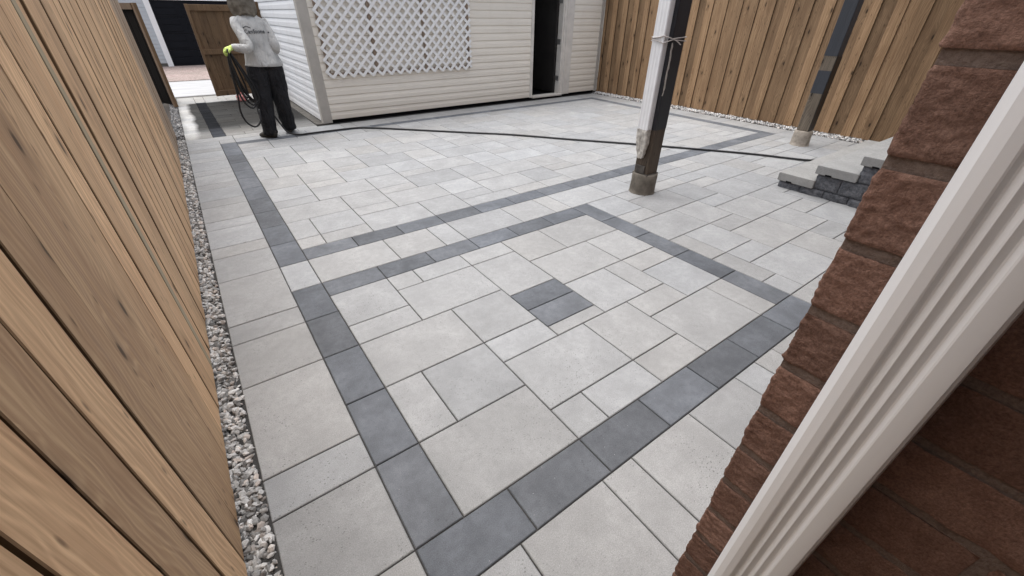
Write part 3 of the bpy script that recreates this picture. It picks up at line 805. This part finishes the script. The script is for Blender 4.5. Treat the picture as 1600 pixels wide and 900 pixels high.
p1 = empty("deck_post", (17.72 * M, 10.55 * M, 0), "square post painted black, white downspout strapped to it, nearer one on a round pier", "post", "posts carrying the overhead beams")
pier(p1, m_pier, .128, .205, 1)
mb = MB(); mb.box(-.092, -.092, .200, .092, .092, .212, ch=.002); mb.box(-.094, -.05, .213, -.0835, .06, .29, ch=.001); mb.build("bracket", m_galv, p1)
post_seg(p1, "bare_wood", mat_wood("dark_weathered", (.050, .038, .028), (.125, .095, .068), (.035, .024, .017)), .163, .2125, .64)
post_seg(p1, "painted_wood", m_blk, .168, .641, ZC)
# ribbed white downspout on the -X face
m_dsp = mat_simple("white_aluminium", (.76, .76, .755), .42, .45, .05, 7)
m_dspd = mat_simple("dirty_aluminium", (.50, .47, .42), .6, .35, .4, 22, .5, 40)
def spout_mesh(z0, z1, mat, name, par, crush=False):
    mb = MB(); hwid = .060; dep = .066; ribs = 7
    prof = [(-.084, -hwid + .004), (-.084 - dep + .006, -hwid), (-.084 - dep, -hwid + .006)]
    for i in range(ribs):
        yy = -hwid + .010 + (2 * hwid - .02) * i / (ribs - 1); e = .0030
        prof += [(-.084 - dep + (e if i % 2 else 0), yy)]
    prof += [(-.084 - dep, hwid - .006), (-.084 - dep + .006, hwid), (-.084, hwid - .004)]
    prof = [(x_, y_ + .018) for x_, y_ in prof]
    n = 34 if crush else 6; k = len(prof)
    for i in range(n + 1):
        t_ = i / n; z = z0 + (z1 - z0) * t_
        for j, (x_, y_) in enumerate(prof):
            if crush:
                sq = 1 - .55 * (1 - t_) ** 1.5; yy = .018 + (y_ - .018) * (.45 + .55 * min(1, t_ * 2.2)); xx = -.084 + (x_ + .084) * sq
                nn = noise.noise(Vector((y_ * 40, z * 22, 3))) * .009; xx += nn; yy += noise.noise(Vector((z * 30, y_ * 30, 9))) * .006
                zz = z + (noise.noise(Vector((y_ * 60, 0, 4))) * .02 if i == 0 else 0)
                mb.v.append((xx, yy, zz))
            else: mb.v.append((x_, y_, z))
    for i in range(n):
        for j in range(k - 1): mb.face([i * k + j, i * k + j + 1, (i + 1) * k + j + 1, (i + 1) * k + j], 0)
    o = mb.build(name, mat, par); md = o.modifiers.new("s", 'SOLIDIFY'); md.thickness = .0015; md.offset = 0
    return o
ds = spout_mesh(.64, ZC, m_dsp, "downspout", p1); ds['label'] = "white ribbed downspout with a crushed dirty lower end"
cr = spout_mesh(.36, .645, m_dspd, "crushed_end", ds, True)
mb = MB()
loop = []
for (x_, y_) in ((-.150, .078), (-.152, 0.0), (-.150, -.034), (-.088, -.086), (.088, -.087), (.088, .087), (-.088, .087), (-.150, .078)): loop.append((x_, y_))
for zz, ti in ((1.40, .010), (1.37, -.014)):
    P_ = [(x_, y_, zz + ti * (i % 3 - 1)) for i, (x_, y_) in enumerate(loop)]
    mb.tube(P_, .004, 6, rad2=.013, xa=None)
mb.tube(catmull([(-.12, -.068, 1.40), (-.05, -.098, 1.375), (.005, -.105, 1.345)], 4), .004, 6, rad2=.010)
mb.build("strap", mat_simple("strap_fabric", (.50, .46, .43), .8, .2, .15, 30), p1)
mb = MB()      # torn strip of white wrap
P_ = [(-.088 - .004 * sin(i), -.0835 - .004 * abs(sin(i * 1.7)), 1.36 - i * .032) for i in range(14)]
for i, p in enumerate(P_[:-1]):
    q = P_[i + 1]; w0 = .010 + .012 * abs(sin(i * 1.3)); w1 = .010 + .012 * abs(sin((i + 1) * 1.3))
    if i > 10: w1 *= .5
    b = len(mb.v); mb.v += [p, (p[0] + w0, p[1] - .002, p[2]), (q[0] + w1, q[1] - .002, q[2]), q]; mb.face([b, b + 1, b + 2, b + 3])
o = mb.build("torn_wrap", mat_simple("torn_wrap", (.42, .39, .35), .8, .2, .25, 30), p1); md = o.modifiers.new("s", 'SOLIDIFY'); md.thickness = .002

p2 = empty("deck_post", (35.45 * M, 10.3 * M, 0), "square post with black paint patches over bare grey wood, in front of the brown fence", "post", "posts carrying the overhead beams")
pier(p2, m_pier2, .118, .20, 7)
post_seg(p2, "bare_wood", m_greywood, .155, .205, 1.20, 1)
post_seg(p2, "painted_wood", m_blk2, .160, 1.135, ZC)
post_seg(p2, "painted_patch", m_blk2, .160, .69, .965)
# dark painted side that runs all the way down
mb = MB(); mb.box(-.079, -.0835, .21, .079, -.079, 1.134); mb.build("painted_side", m_blk, p2)

# unseen joists inferred from the two posts; deck boards left off to brighten paving
m_deck = mat_wood("deck_timber", (.11, .075, .045), (.22, .15, .09), (.10, .06, .035), axis='X')
mb = MB()
mb.box(1.95, 10.55 * M - .09, ZC + .002, 8.6, 10.55 * M - .045, ZC + .24, col=(1, .2, .5)); mb.box(1.95, 10.55 * M + .045, ZC + .002, 8.6, 10.55 * M + .09, ZC + .24, col=(1, .4, .5))
x = 2.0
while x < 8.5: mb.box(x, CY + .12, ZC + .242, x + .04, 10.55 * M + .35, ZC + .44, col=(1, x, .5)); x += .4
tag(mb.build("overhead_beams", m_deck), kind='structure')

# ---------------------------------------------------------------- brick house
HX = CX + .444; HYc = CY + .097
t = NT("rough_brick", .95, .12)
tr = t.n("ShaderNodeSeparateColor", Color=t.attr()).outputs
n1 = t.noise(t.coord, 45, 5, .7); n2 = t.noise(t.coord, 420, 3, .7); n3 = t.noise(t.coord, 11, 3, .6)
c = t.mix(t.ramp(n1, [(.3, 0), (.72, 1)]), (.142, .080, .060), (.235, .140, .106))
c = t.mix(t.math('MULTIPLY', t.ramp(n3, [(.45, 0), (.7, 1)]), .5), c, (.215, .135, .105))
c = t.mix(.55, c, t.ramp(n2, [(.3, .2), (.7, .8)]), 'OVERLAY')
c = t.mix(1, c, t.comb(tr[0], tr[0], tr[0]), 'MULTIPLY')
m_brick = t.out(c, None, t.bump(t.math('ADD', t.math('MULTIPLY', n2, .5), n1), .9, .0022))
t = NT("mortar", .95, .1)
n1 = t.noise(t.coord, 300, 4, .7)
c = t.mix(t.ramp(n1, [(.3, 0), (.7, 1)]), (.13, .095, .078), (.235, .18, .15))
m_mort = t.out(c, None, t.bump(n1, .7, .002))
house = empty("brick_house", (HX, HYc, 0), "red rough brick house corner with white ribbed downspout filling the right foreground", "house")
COURSE = .0752
def brick(mb, x0, y0, z0, x1, y1, z1, step, seed, tint, amp=.0016):
    """brick whose exposed faces (-X and +Y) are finely divided and roughened"""
    nx = max(1, int(min(x1 - x0, .12) / step)); ny = max(1, int((y1 - y0) / step)); nz_ = max(2, int((z1 - z0) / step))
    def dis(p):
        f = noise.fractal(Vector((p.x * 150 + seed, p.y * 150, p.z * 150)), .8, 2.1, 4)
        g_ = noise.noise(Vector((p.x * 38, p.y * 38 + seed, p.z * 38)))
        return f * amp * .8 + g_ * amp
    def rnd_(p):    # round the arrises
        ex = min(p.z - z0, z1 - p.z); r_ = .0014; q = p.copy()
        a = max(0, 1 - ex / r_); k = a * a * r_ * .7
        q.x += k if p.x < x0 + 1e-5 else 0; q.y -= k if p.y > y1 - 1e-5 else 0
        ec = max(p.x - x0, 0); ey = max(y1 - p.y, 0)
        if p.x < x0 + 1e-5: a = max(0, 1 - ey / r_); q.x += a * a * r_ * .8
        if p.x < x0 + 1e-5: a = max(0, 1 - (p.y - y0) / r_); q.x += a * a * r_ * .7
        if p.y > y1 - 1e-5: a = max(0, 1 - ec / r_); q.y -= a * a * r_ * .8
        return q
    b = len(mb.v)
    for i in range(ny + 1):
        for j in range(nz_ + 1):
            p = Vector((x0, y0 + (y1 - y0) * i / ny, z0 + (z1 - z0) * j / nz_)); q = rnd_(p); d_ = dis(p)
            q.x -= d_
            if i == ny: q.y += d_ * 1.6
            mb.v.append(tuple(q))
    for i in range(ny):
        for j in range(nz_): a = b + i * (nz_ + 1) + j; mb.face([a, a + 1, a + nz_ + 2, a + nz_ + 1], 0, (tint, .5, .5), True)
    if y1 >= HYc - .004:
        b2 = len(mb.v)
        for i in range(nx + 1):
            for j in range(nz_ + 1):
                if i == 0: mb.v.append(mb.v[b + ny * (nz_ + 1) + j]); continue
                p = Vector((x0 + (x1 - x0) * i / nx, y1, z0 + (z1 - z0) * j / nz_)); q = rnd_(p); q.y += dis(p) * 1.2; mb.v.append(tuple(q))
        for i in range(nx):
            for j in range(nz_): a = b2 + i * (nz_ + 1) + j; mb.face([a, a + 1, a + nz_ + 2, a + nz_ + 1], 0, (tint, .5, .5), True)
    # top and bottom lips
    for zz, j in ((z0, 0), (z1, nz_)):
        b3 = len(mb.v); mb.v += [(x0 + .02, y0, zz), (x0 + .02, y1 - .004, zz)]
        mb.face([b + j, b + ny * (nz_ + 1) + j, b3 + 1, b3], 0, (tint, .5, .5))
rb = random.Random(4)
# courses: joint heights follow the photograph (a joint at z = H - .455*g)
zj = H - .455 * .049
nlo = int(zj / COURSE) ; z_first = zj - nlo * COURSE
mbf = MB(); mbc = MB(); YB = CY - .62
i = 0
zc = z_first - COURSE
while zc < 3.4:
    z0 = zc + .0055; z1 = zc + COURSE - .0055
    fine_ = .55 < zc < 1.62
    first = .098 if i % 2 == 0 else .205
    y1 = HYc; k = 0
    while y1 > YB:
        L_ = first if k == 0 else .205
        y0 = y1 - L_; tint = rb.uniform(.85, 1.15)
        if fine_ and k == 0:
            brick(mbf, HX, HYc - .052, z0, HX + .09, HYc, z1, .0021, rb.uniform(0, 99), tint)
            y1b = HYc - .052
            if y0 < y1b: brick(mbf, HX, y0, z0, HX + .05, y1b - .0, z1, .007, rb.uniform(0, 99), tint)
        elif fine_ and k <= 2: brick(mbf, HX, y0, z0, HX + .05, y1, z1, .007, rb.uniform(0, 99), tint, .0022)
        else: brick(mbc, HX, y0, z0, HX + .09, y1, z1, .03, rb.uniform(0, 99), tint)
        y1 = y0 - .0095; k += 1
    # the face towards the yard
    x0 = HX + (.205 if i % 2 == 0 else .098) + .0095
    if fine_: x0 = HX + .0995
    while x0 < 9.2:
        L_ = .205; tint = rb.uniform(.85, 1.15)
        mbc.box(x0, HYc - .03, z0, x0 + L_, HYc, z1, 0, (tint, .5, .5)); x0 += L_ + .0095
    zc += COURSE; i += 1
def Hs(mb, nm, mat, par=house):
    o = mb.build(nm, mat, par)
    if par is house: o.location = (-HX, -HYc, 0)
    return o
mbf.f += []
wall = Hs(mbf, "corner_bricks", m_brick)
Hs(mbc, "brick_wall", m_brick)
mb = MB(); mb.box(HX + .0026, YB, -.05, 9.2, HYc - .0014, 3.4); Hs(mb, "mortar_core", m_mort)
# unseen house wall added behind the camera to darken the near corner
mb = MB(); mb.box(-4.5, YB - 3.5, -.05, 9.2, YB - .002, 2.5); Hs(mb, "added_rear_wall", m_brick)
mb = MB(); mb.box(-.45, YB, 2.42, HX + .002, HYc + .03, 2.50); mb.box(-.47, HYc + .031, 2.38, HX + .001, HYc + .05, 2.56); Hs(mb, "added_eave", m_frame)  # eave added out of view to darken the bricks beside the downspout

# foreground downspout
FD = CX + .385
W0, W1 = CY + .0465, CY - .0215; WW = W0 - W1
pf = [(.432, 0.0), (.3975, 0.0), (.3955, .008), (.3895, .085), (.3880, .105), (.3858, .19), (.3852, .215), (.3850, .315), (.3856, .335), (.3890, .375), (.3894, .395),
      (.3868, .44), (.3862, .46), (.3868, .48), (.3892, .525), (.3894, .54), (.3868, .585), (.3862, .605), (.3868, .625), (.3890, .67), (.3888, .69), (.3856, .735), (.3850, .755),
      (.3850, .90), (.3856, .945), (.3880, .98), (.3930, 1.0), (.432, 1.0)]
mb = MB(); zs = [.14, .6, 1.2, 1.8, 2.8, 3.2]; k = len(pf)
for z in zs:
    for (xx, fr_) in pf: mb.v.append((CX + xx, W0 - WW * fr_, z))
for i in range(len(zs) - 1):
    for j in range(k):
        j2 = (j + 1) % k; mb.face([i * k + j, (i + 1) * k + j, (i + 1) * k + j2, i * k + j2], 0, (1, .5, .5), True)
t = NT("painted_spout", .38, .5)
n1 = t.noise(t.mapping(t.coord, (30, 30, 4)), 1, 5, .6); n2 = t.noise(t.coord, 500, 2)
c = t.mix(t.ramp(n1, [(.35, 0), (.75, 1)]), (.80, .805, .80), (.74, .74, .73))
scv = t.n("ShaderNodeTexVoronoi", Vector=t.mapping(t.coord, (60, 60, 8)), Scale=1)
sc = t.math('MULTIPLY', t.ramp(scv.outputs["Distance"], [(.03, 1), (.09, 0)]), t.math('GREATER_THAN', t.n("ShaderNodeSeparateColor", Color=scv.outputs["Color"]).outputs[0], .93))
c = t.mix(t.math('MULTIPLY', sc, .6), c, (.3, .29, .28))
m_sp = t.out(c, None, t.bump(n2, .05, .0005))
o = Hs(mb, "downspout", m_sp)
o.data.set_sharp_from_angle(angle=radians(16)) if hasattr(o.data, 'set_sharp_from_angle') else None
for z in (.45, 2.3):
    mb = MB(); mb.box(CX + .3835, W1 - .001, z, CX + .4425, W0 + .001, z + .03); mb.build("spout_strap", m_sp, o)

# ---------------------------------------------------------------- the worker
PY = 7.2
pr = Vector(C(.97, 7.25))
def W(x, y, z): v = Vector(C(x, y, z)); return (v.x - pr.x, v.y - pr.y, z)
me = bpy.data.meshes.new("person")
J = {'pelvis': (.97, 7.25, .93, .12), 'belly': (.965, 7.25, 1.10, .11), 'chest': (.95, 7.27, 1.32, .125), 'neckb': (.945, 7.30, 1.49, .06), 'neck': (.94, 7.33, 1.55, .052), 'head': (.935, 7.36, 1.64, .085), 'crown': (.93, 7.37, 1.73, .075),
     'lsh': (.80, 7.26, 1.44, .055), 'lel': (.845, 7.03, 1.17, .042), 'lwr': (.665, 7.09, 1.165, .028), 'lha': (.62, 7.10, 1.15, .03),
     'rsh': (1.09, 7.28, 1.44, .055), 'rel': (1.155, 7.17, 1.17, .042), 'rwr': (1.16, 7.42, 1.09, .028), 'rha': (1.14, 7.49, 1.07, .03),
     'lhip': (.88, 7.25, .88, .085), 'lkn': (.835, 7.22, .50, .06), 'lan': (.80, 7.21, .10, .04), 'lto': (.70, 7.30, .035, .03),
     'rhip': (1.06, 7.26, .88, .085), 'rkn': (1.07, 7.30, .50, .06), 'ran': (1.09, 7.36, .10, .04), 'rto': (1.14, 7.50, .035, .03)}
names = list(J); idx = {n_: i for i, n_ in enumerate(names)}
E_ = [('pelvis', 'belly'), ('belly', 'chest'), ('chest', 'neckb'), ('neckb', 'neck'), ('neck', 'head'), ('head', 'crown'), ('chest', 'lsh'), ('lsh', 'lel'), ('lel', 'lwr'), ('lwr', 'lha'),
      ('chest', 'rsh'), ('rsh', 'rel'), ('rel', 'rwr'), ('rwr', 'rha'), ('pelvis', 'lhip'), ('lhip', 'lkn'), ('lkn', 'lan'), ('lan', 'lto'), ('pelvis', 'rhip'), ('rhip', 'rkn'), ('rkn', 'ran'), ('ran', 'rto')]
me.from_pydata([W(*J[n_][:3]) for n_ in names], [(idx[a], idx[b]) for a, b in E_], [])
person = bpy.data.objects.new("person", me); COL.objects.link(person); person.location = (pr.x, pr.y, 0)
md = person.modifiers.new("skin", 'SKIN'); sv = me.skin_vertices[0].data
for n_ in names: sv[idx[n_]].radius = (J[n_][3], J[n_][3])
sv[0].use_root = True
md = person.modifiers.new("sub", 'SUBSURF'); md.levels = 1; md.render_levels = 1
me.materials.append(mat_simple("skin", (.36, .20, .13), .55, .4, .1, 12))
tag(person, "worker from behind in pale shirt, dark baggy trousers and neck flap hat, holding hose", "person")

def fold(seed, amp, fz=6, fa=3):
    def fn(q, i, a):
        n_ = noise.noise(Vector((q.x * fa * 3 + seed, q.y * fa * 3, q.z * fz))) + .5 * noise.noise(Vector((q.x * fa * 8, q.y * fa * 8 + seed, q.z * fz * 2.4)))
        return q + Vector((cos(a), sin(a) * .8, .15)) * (n_ * amp)
    return fn
t = NT("shirt_cloth", .85, .1)
n1 = t.noise(t.coord, 5, 4, .6); c = t.mix(t.ramp(n1, [(.3, 0), (.7, 1)]), (.38, .38, .37), (.53, .53, .515)); n2 = t.noise(t.mapping(t.coord, (17, 17, 4), rot=(0, .3, 0)), 1, 3, .5, .6)
m_shirt = t.out(t.mix(t.ramp(n2, [(.3, .16), (.5, 0)]), c, (.34, .34, .33)), None, t.bump(n2, .8, .05))
m_pants = (lambda t: t.out(t.mix(t.ramp(t.noise(t.coord, 6, 4), [(.3, 0), (.7, 1)]), (.014, .014, .016), (.026, .026, .029)), None, t.bump(t.noise(t.mapping(t.coord, (13, 13, 7), rot=(.4, .2, 0)), 1, 3, .6, .5), 1.0, .07)))(NT("trouser_cloth", .8, .2))
def densify(pts, ra, rb_=None, n=5):
    P_ = catmull(pts, n); 
    def li(L):
        out = []
        for i in range(len(L) - 1):
            for k in range(n): out.append(L[i] + (L[i + 1] - L[i]) * k / n)
        return out + [L[-1]]
    return P_, li(ra), li(rb_ if rb_ else ra)
# torso rings (x, y, z, a, b)
tors = [(.980, 7.245, .93, .232, .176), (.980, 7.245, .955, .236, .178), (.975, 7.245, 1.03, .215, .155), (.970, 7.245, 1.12, .192, .135), (.962, 7.25, 1.22, .196, .135), (.955, 7.26, 1.33, .208, .135),
        (.948, 7.27, 1.41, .205, .125), (.945, 7.28, 1.46, .180, .108), (.944, 7.29, 1.50, .125, .088), (.942, 7.31, 1.535, .070, .065)]
P_, ra, rb_ = densify([W(*q[:3]) for q in tors], [q[3] for q in tors], [q[4] for q in tors], 4)
mb = MB(); fs = fold(3, .014, 3.2, 3.0); mb.tube(P_, ra, 36, rad2=rb_, xa=(1, 0, 0), fn=fs, cap=True)
SL = [((.800, 7.27, 1.455), .066), ((.785, 7.22, 1.40), .066), ((.805, 7.13, 1.29), .060), ((.835, 7.05, 1.18), .057), ((.79, 7.04, 1.150), .054), ((.73, 7.06, 1.155), .052), ((.668, 7.09, 1.165), .042), ((.655, 7.095, 1.165), .036)]
P2, a2, b2 = densify([W(*q[0]) for q in SL], [q[1] for q in SL], None, 4); mb.tube(P2, a2, 18, rad2=b2, fn=fold(9, .009, 9, 4))
SR = [((1.09, 7.28, 1.455), .066), ((1.12, 7.26, 1.39), .066), ((1.150, 7.21, 1.28), .060), ((1.165, 7.17, 1.17), .057), ((1.175, 7.25, 1.125), .055), ((1.18, 7.36, 1.10), .050), ((1.16, 7.42, 1.09), .040)]
P2, a2, b2 = densify([W(*q[0]) for q in SR], [q[1] for q in SR], None, 4); mb.tube(P2, a2, 18, rad2=b2, fn=fold(15, .009, 9, 4))
shirt = mb.build("shirt", m_shirt, person)
mb = MB(); fp = fold(31, .012, 5, 3)
for hips, seed in (([((.905, 7.25, .98), .125, .120), ((.888, 7.25, .90), .146, .138), ((.868, 7.245, .80), .136, .135), ((.848, 7.235, .65), .125, .125), ((.835, 7.225, .48), .114, .115), ((.817, 7.215, .30), .104, .106), ((.805, 7.21, .15), .096, .098), ((.80, 7.21, .075), .098, .10), ((.80, 7.21, .045), .080, .082)], 1),
                   ([((1.045, 7.25, .98), .125, .120), ((1.062, 7.25, .90), .146, .138), ((1.07, 7.26, .80), .134, .135), ((1.074, 7.28, .65), .122, .125), ((1.078, 7.30, .48), .112, .115), ((1.086, 7.335, .30), .103, .106), ((1.09, 7.355, .15), .096, .098), ((1.09, 7.36, .08), .098, .10), ((1.09, 7.36, .05), .080, .082)], 2)):
    P2, a2, b2 = densify([W(*q[0]) for q in hips], [q[1] for q in hips], [q[2] for q in hips], 5)
    mb.tube(P2, a2, 26, rad2=b2, xa=(1, 0, 0), fn=fold(seed * 17, .014, 7, 3))
mb.build("trousers", m_pants, person)
# shoes
m_shoe = mat_simple("shoe_leather", (.045, .040, .034), .7, .3, .3, 20)
for (hx_, hy_, dx, dy) in ((.825, 7.175, -.66, .75), (1.075, 7.33, .35, .94)):
    mb = MB(); L_ = .27; dd = Vector((dx, dy, 0)).normalized(); hb = Vector(W(hx_, hy_, 0)) - dd * .05
    ring = [(0, .030, .050, .045), (.03, .038, .055, .050), (.10, .042, .055, .050), (.17, .050, .045, .040), (.22, .050, .036, .032), (.265, .035, .026, .022), (.285, .012, .018, .014)]
    P2 = [hb + dd * r_[0] + Vector((0, 0, r_[2])) for r_ in ring]
    def fl_(q, i, a): return Vector((q.x, q.y, max(q.z, .004)))
    mb.tube(P2, [r_[1] for r_ in ring], 16, rad2=[r_[2] for r_ in ring], xa=(-dd.y, dd.x, 0), fn=fl_)
    mb.build("shoe", m_shoe, person)
# hat with neck flap
t = NT("hat_cloth", .9, .1)
n1 = t.noise(t.coord, 13, 3, .6); c = t.mix(t.ramp(n1, [(.38, 0), (.60, 1)]), (.12, .105, .085), (.20, .178, .145))
m_hat = t.out(c, None, t.bump(t.noise(t.mapping(t.coord, (16, 16, 4)), 1, 3, .5), .6, .03))
hc = (.925, 7.335)
fl2 = [(hc[0], hc[1], 1.80, .105, .115), (hc[0], hc[1], 1.74, .140, .145), (hc[0], hc[1], 1.69, .150, .155), (hc[0] + .002, hc[1] - .01, 1.62, .158, .162), (hc[0] + .010, hc[1] - .025, 1.56, .150, .160), (hc[0] + .016, hc[1] - .045, 1.51, .118, .135), (hc[0] + .018, hc[1] - .05, 1.490, .108, .120)]
P2, a2, b2 = densify([W(*q[:3]) for q in fl2], [q[3] for q in fl2], [q[4] for q in fl2], 5)
def flap(q, i, a):
    k = min(1, i / 10)
    return q + Vector((cos(a), sin(a), 0)) * (k * (  .008 * sin(a * 7 + 1.3 * sin(i * .2)) + .008 * noise.noise(Vector((a * 2, i * .12, 4))))) + Vector((0, 0, -.02 * k * sin(a * 2 + .6)))
mb = MB(); mb.tube(P2, a2, 48, rad2=b2, xa=(1, 0, 0), fn=flap, cap=False)
hat = mb.build("hat", m_hat, person); md = hat.modifiers.new("s", 'SOLIDIFY'); md.thickness = .003
cp = W(hc[0], hc[1], 1.78)
mb = MB(); mb.tube([(cp[0], cp[1], 1.775), (cp[0], cp[1], 1.79), (cp[0], cp[1], 1.80), (cp[0], cp[1], 1.86), (cp[0], cp[1], 1.885)], [.205, .20, .108, .098, .055], 32, xa=(1, 0, 0)); mb.build("brim", m_hat, hat)
# gloves with fingers round the hose
m_glove = mat_simple("lime_glove", (.55, .68, .20), .75, .2, .2, 40)
def glove(wr, pd, nd, td, curl):
    """wr wrist, pd palm direction, nd side the fingers curl to, td across knuckles"""
    mb = MB(); wr = Vector(wr); pd = Vector(pd).normalized(); nd = Vector(nd).normalized(); td = Vector(td).normalized()
    pal = [wr - pd * .035, wr, wr + pd * .03, wr + pd * .07, wr + pd * .088]
    mb.tube(pal, [.040, .036, .044, .048, .040], 14, rad2=[.034, .030, .026, .022, .018], xa=td)
    for f, (off, L_) in enumerate(((-.034, .078), (-.012, .088), (.011, .082), (.033, .064))):
        b0 = wr + pd * .078 + td * off; p_ = [b0]; dir_ = pd.copy(); ang_ = 0
        for s2 in range(6):
            ang_ += curl / 6; dir_ = pd * cos(ang_) + nd * sin(ang_); p_.append(p_[-1] + dir_ * (L_ * 1.1 / 6))
        mb.tube(p_, [.0125, .0125, .012, .0125, .0115, .011, .006], 9)
    b0 = wr + pd * .03 - td * .036
    mb.tube([b0, b0 - td * .020 + pd * .012 + nd * .008, b0 - td * .024 + pd * .034 + nd * .024, b0 - td * .014 + pd * .052 + nd * .042, b0 - td * .006 + pd * .058 + nd * .050], [.016, .015, .0135, .0125, .006], 9)
    return mb.build("glove", m_glove, person)
glove(W(.645, 7.095, 1.165), (-1, .05, -.25), (.0, .25, -1), (0, 1, .2), 2.6)
glove(W(1.15, 7.43, 1.085), (-.3, 1, -.2), (-.6, -.2, -.8), (.9, .2, -.3), 2.0)
# printed word and roof mark on the back of the shirt
cu = bpy.data.curves.new("back_print", 'FONT'); cu.body = "CanStone"; cu.size = .062; cu.offset = .0012; cu.space_character = 1.08; cu.align_x = 'CENTER'; cu.align_y = 'CENTER'
tmp = bpy.data.objects.new("tmp", cu); COL.objects.link(tmp)
dg = bpy.context.evaluated_depsgraph_get(); pm = bpy.data.meshes.new_from_object(tmp.evaluated_get(dg)); bpy.data.objects.remove(tmp)
bm = bmesh.new(); bm.from_mesh(pm); bmesh.ops.triangulate(bm, faces=bm.faces[:]); bmesh.ops.subdivide_edges(bm, edges=bm.edges[:], cuts=1)
dgs = shirt.data
from mathutils.bvhtree import BVHTree
bvh = BVHTree.FromPolygons([v.co.copy() for v in dgs.vertices], [list(p.vertices) for p in dgs.polygons])
cxp, _, _ = W(.962, 7, 0)
for v in bm.verts:
    x_ = cxp + v.co.x * .92; z_ = 1.335 + v.co.y; hit = bvh.ray_cast(Vector((x_, -2, z_)), Vector((0, 1, 0)))
    yy = hit[0].y - .004 if hit[0] else -.14
    v.co = Vector((x_, yy, z_))
mk = MB()
P_ = []
for (u, v_) in ((-.122, .040), (-.100, .052), (-.080, .062), (-.060, .052), (-.036, .040)):
    h_ = bvh.ray_cast(Vector((cxp + u, -2, 1.335 + v_)), Vector((0, 1, 0))); P_.append((cxp + u, (h_[0].y if h_[0] else -.14) - .004, 1.335 + v_))
m_ink = mat_simple("print_ink", (.035, .04, .045), .7, .2, .1, 20)
mk.tube(P_, .0045, 5, rad2=.002); mk.build("roof_mark", m_ink, shirt)
h_ = bvh.ray_cast(Vector((cxp + .165, -2, 1.325)), Vector((0, 1, 0))); yd = (h_[0].y if h_[0] else -.13) - .003
mk = MB(); mk.tube([(cxp + .165, yd, 1.325), (cxp + .165, yd - .003, 1.325)], .009, 8); mk.build("printed_dot", m_ink, shirt)
bm.to_mesh(pm); bm.free(); pm.materials.clear(); pm.materials.append(m_ink)
o = bpy.data.objects.new("back_print", pm); COL.objects.link(o); o.parent = shirt

# ---------------------------------------------------------------- hose
hz = MB(); r_ = .0125
hand = Vector((.585, 7.09, 1.135))
pts = []
# coil loops hanging from the glove (camera-relative coordinates)
def lp(cx_, wx, zb_, yoff, tw, start=False):
    seq = []
    top = hand + Vector((0, yoff, 0))
    for k in range(10):
        t_ = k / 10 * 2 * pi
        z = (top.z + zb_) / 2 + cos(t_) * (top.z - zb_) / 2
        u = 1 - (z - zb_) / (top.z - zb_)
        x = top.x + cx_ * u ** 1.1 - sin(t_) * wx * (.30 + .9 * u)
        seq.append((x, top.y + sin(t_ + tw) * .05 + .03 * u, z + .012))
    return seq
for args in ((.10, .075, .46, .00, .3), (.13, .06, .52, .02, 1.2), (.075, .10, .43, -.02, 2.1), (.15, .085, .48, .035, .8), (.05, .045, .56, -.03, 3.0)):
    pts += lp(*args)
pts += [(.585, 7.10, 1.15), (.55, 7.08, .95), (.53, 7.06, .62), (.50, 7.05, .42), (.53, 7.05, .27), (.62, 7.06, .20), (.71, 7.08, .27), (.745, 7.16, .40), (.80, 7.36, .42), (.90, 7.36, .32), (.965, 7.25, .17), (1.03, 7.16, .05), (1.16, 7.10, .016)]
gh = [(1.32, 7.09), (1.62, 7.09), (2.0, 7.06), (2.2, 6.93), (2.45, 6.70), (3.4, 5.74), (3.83, 5.31), (4.42, 4.56), (5.01, 3.84), (5.54, 3.15), (5.92, 2.62), (6.25, 2.06), (6.6, 1.95)]
pts += [(a, b_, .016) for a, b_ in gh]
pth = catmull([C(*p) for p in pts], 7)
hz.tube([(p.x, p.y, max(p.z, .0130)) for p in pth], r_, 8)
o = hz.build("hose", mat_simple("black_rubber", (.012, .012, .013), .45, .4, .1, 20))
tag(o, "black rubber hose coiled in the worker's hand and trailing across the patio", "hose")
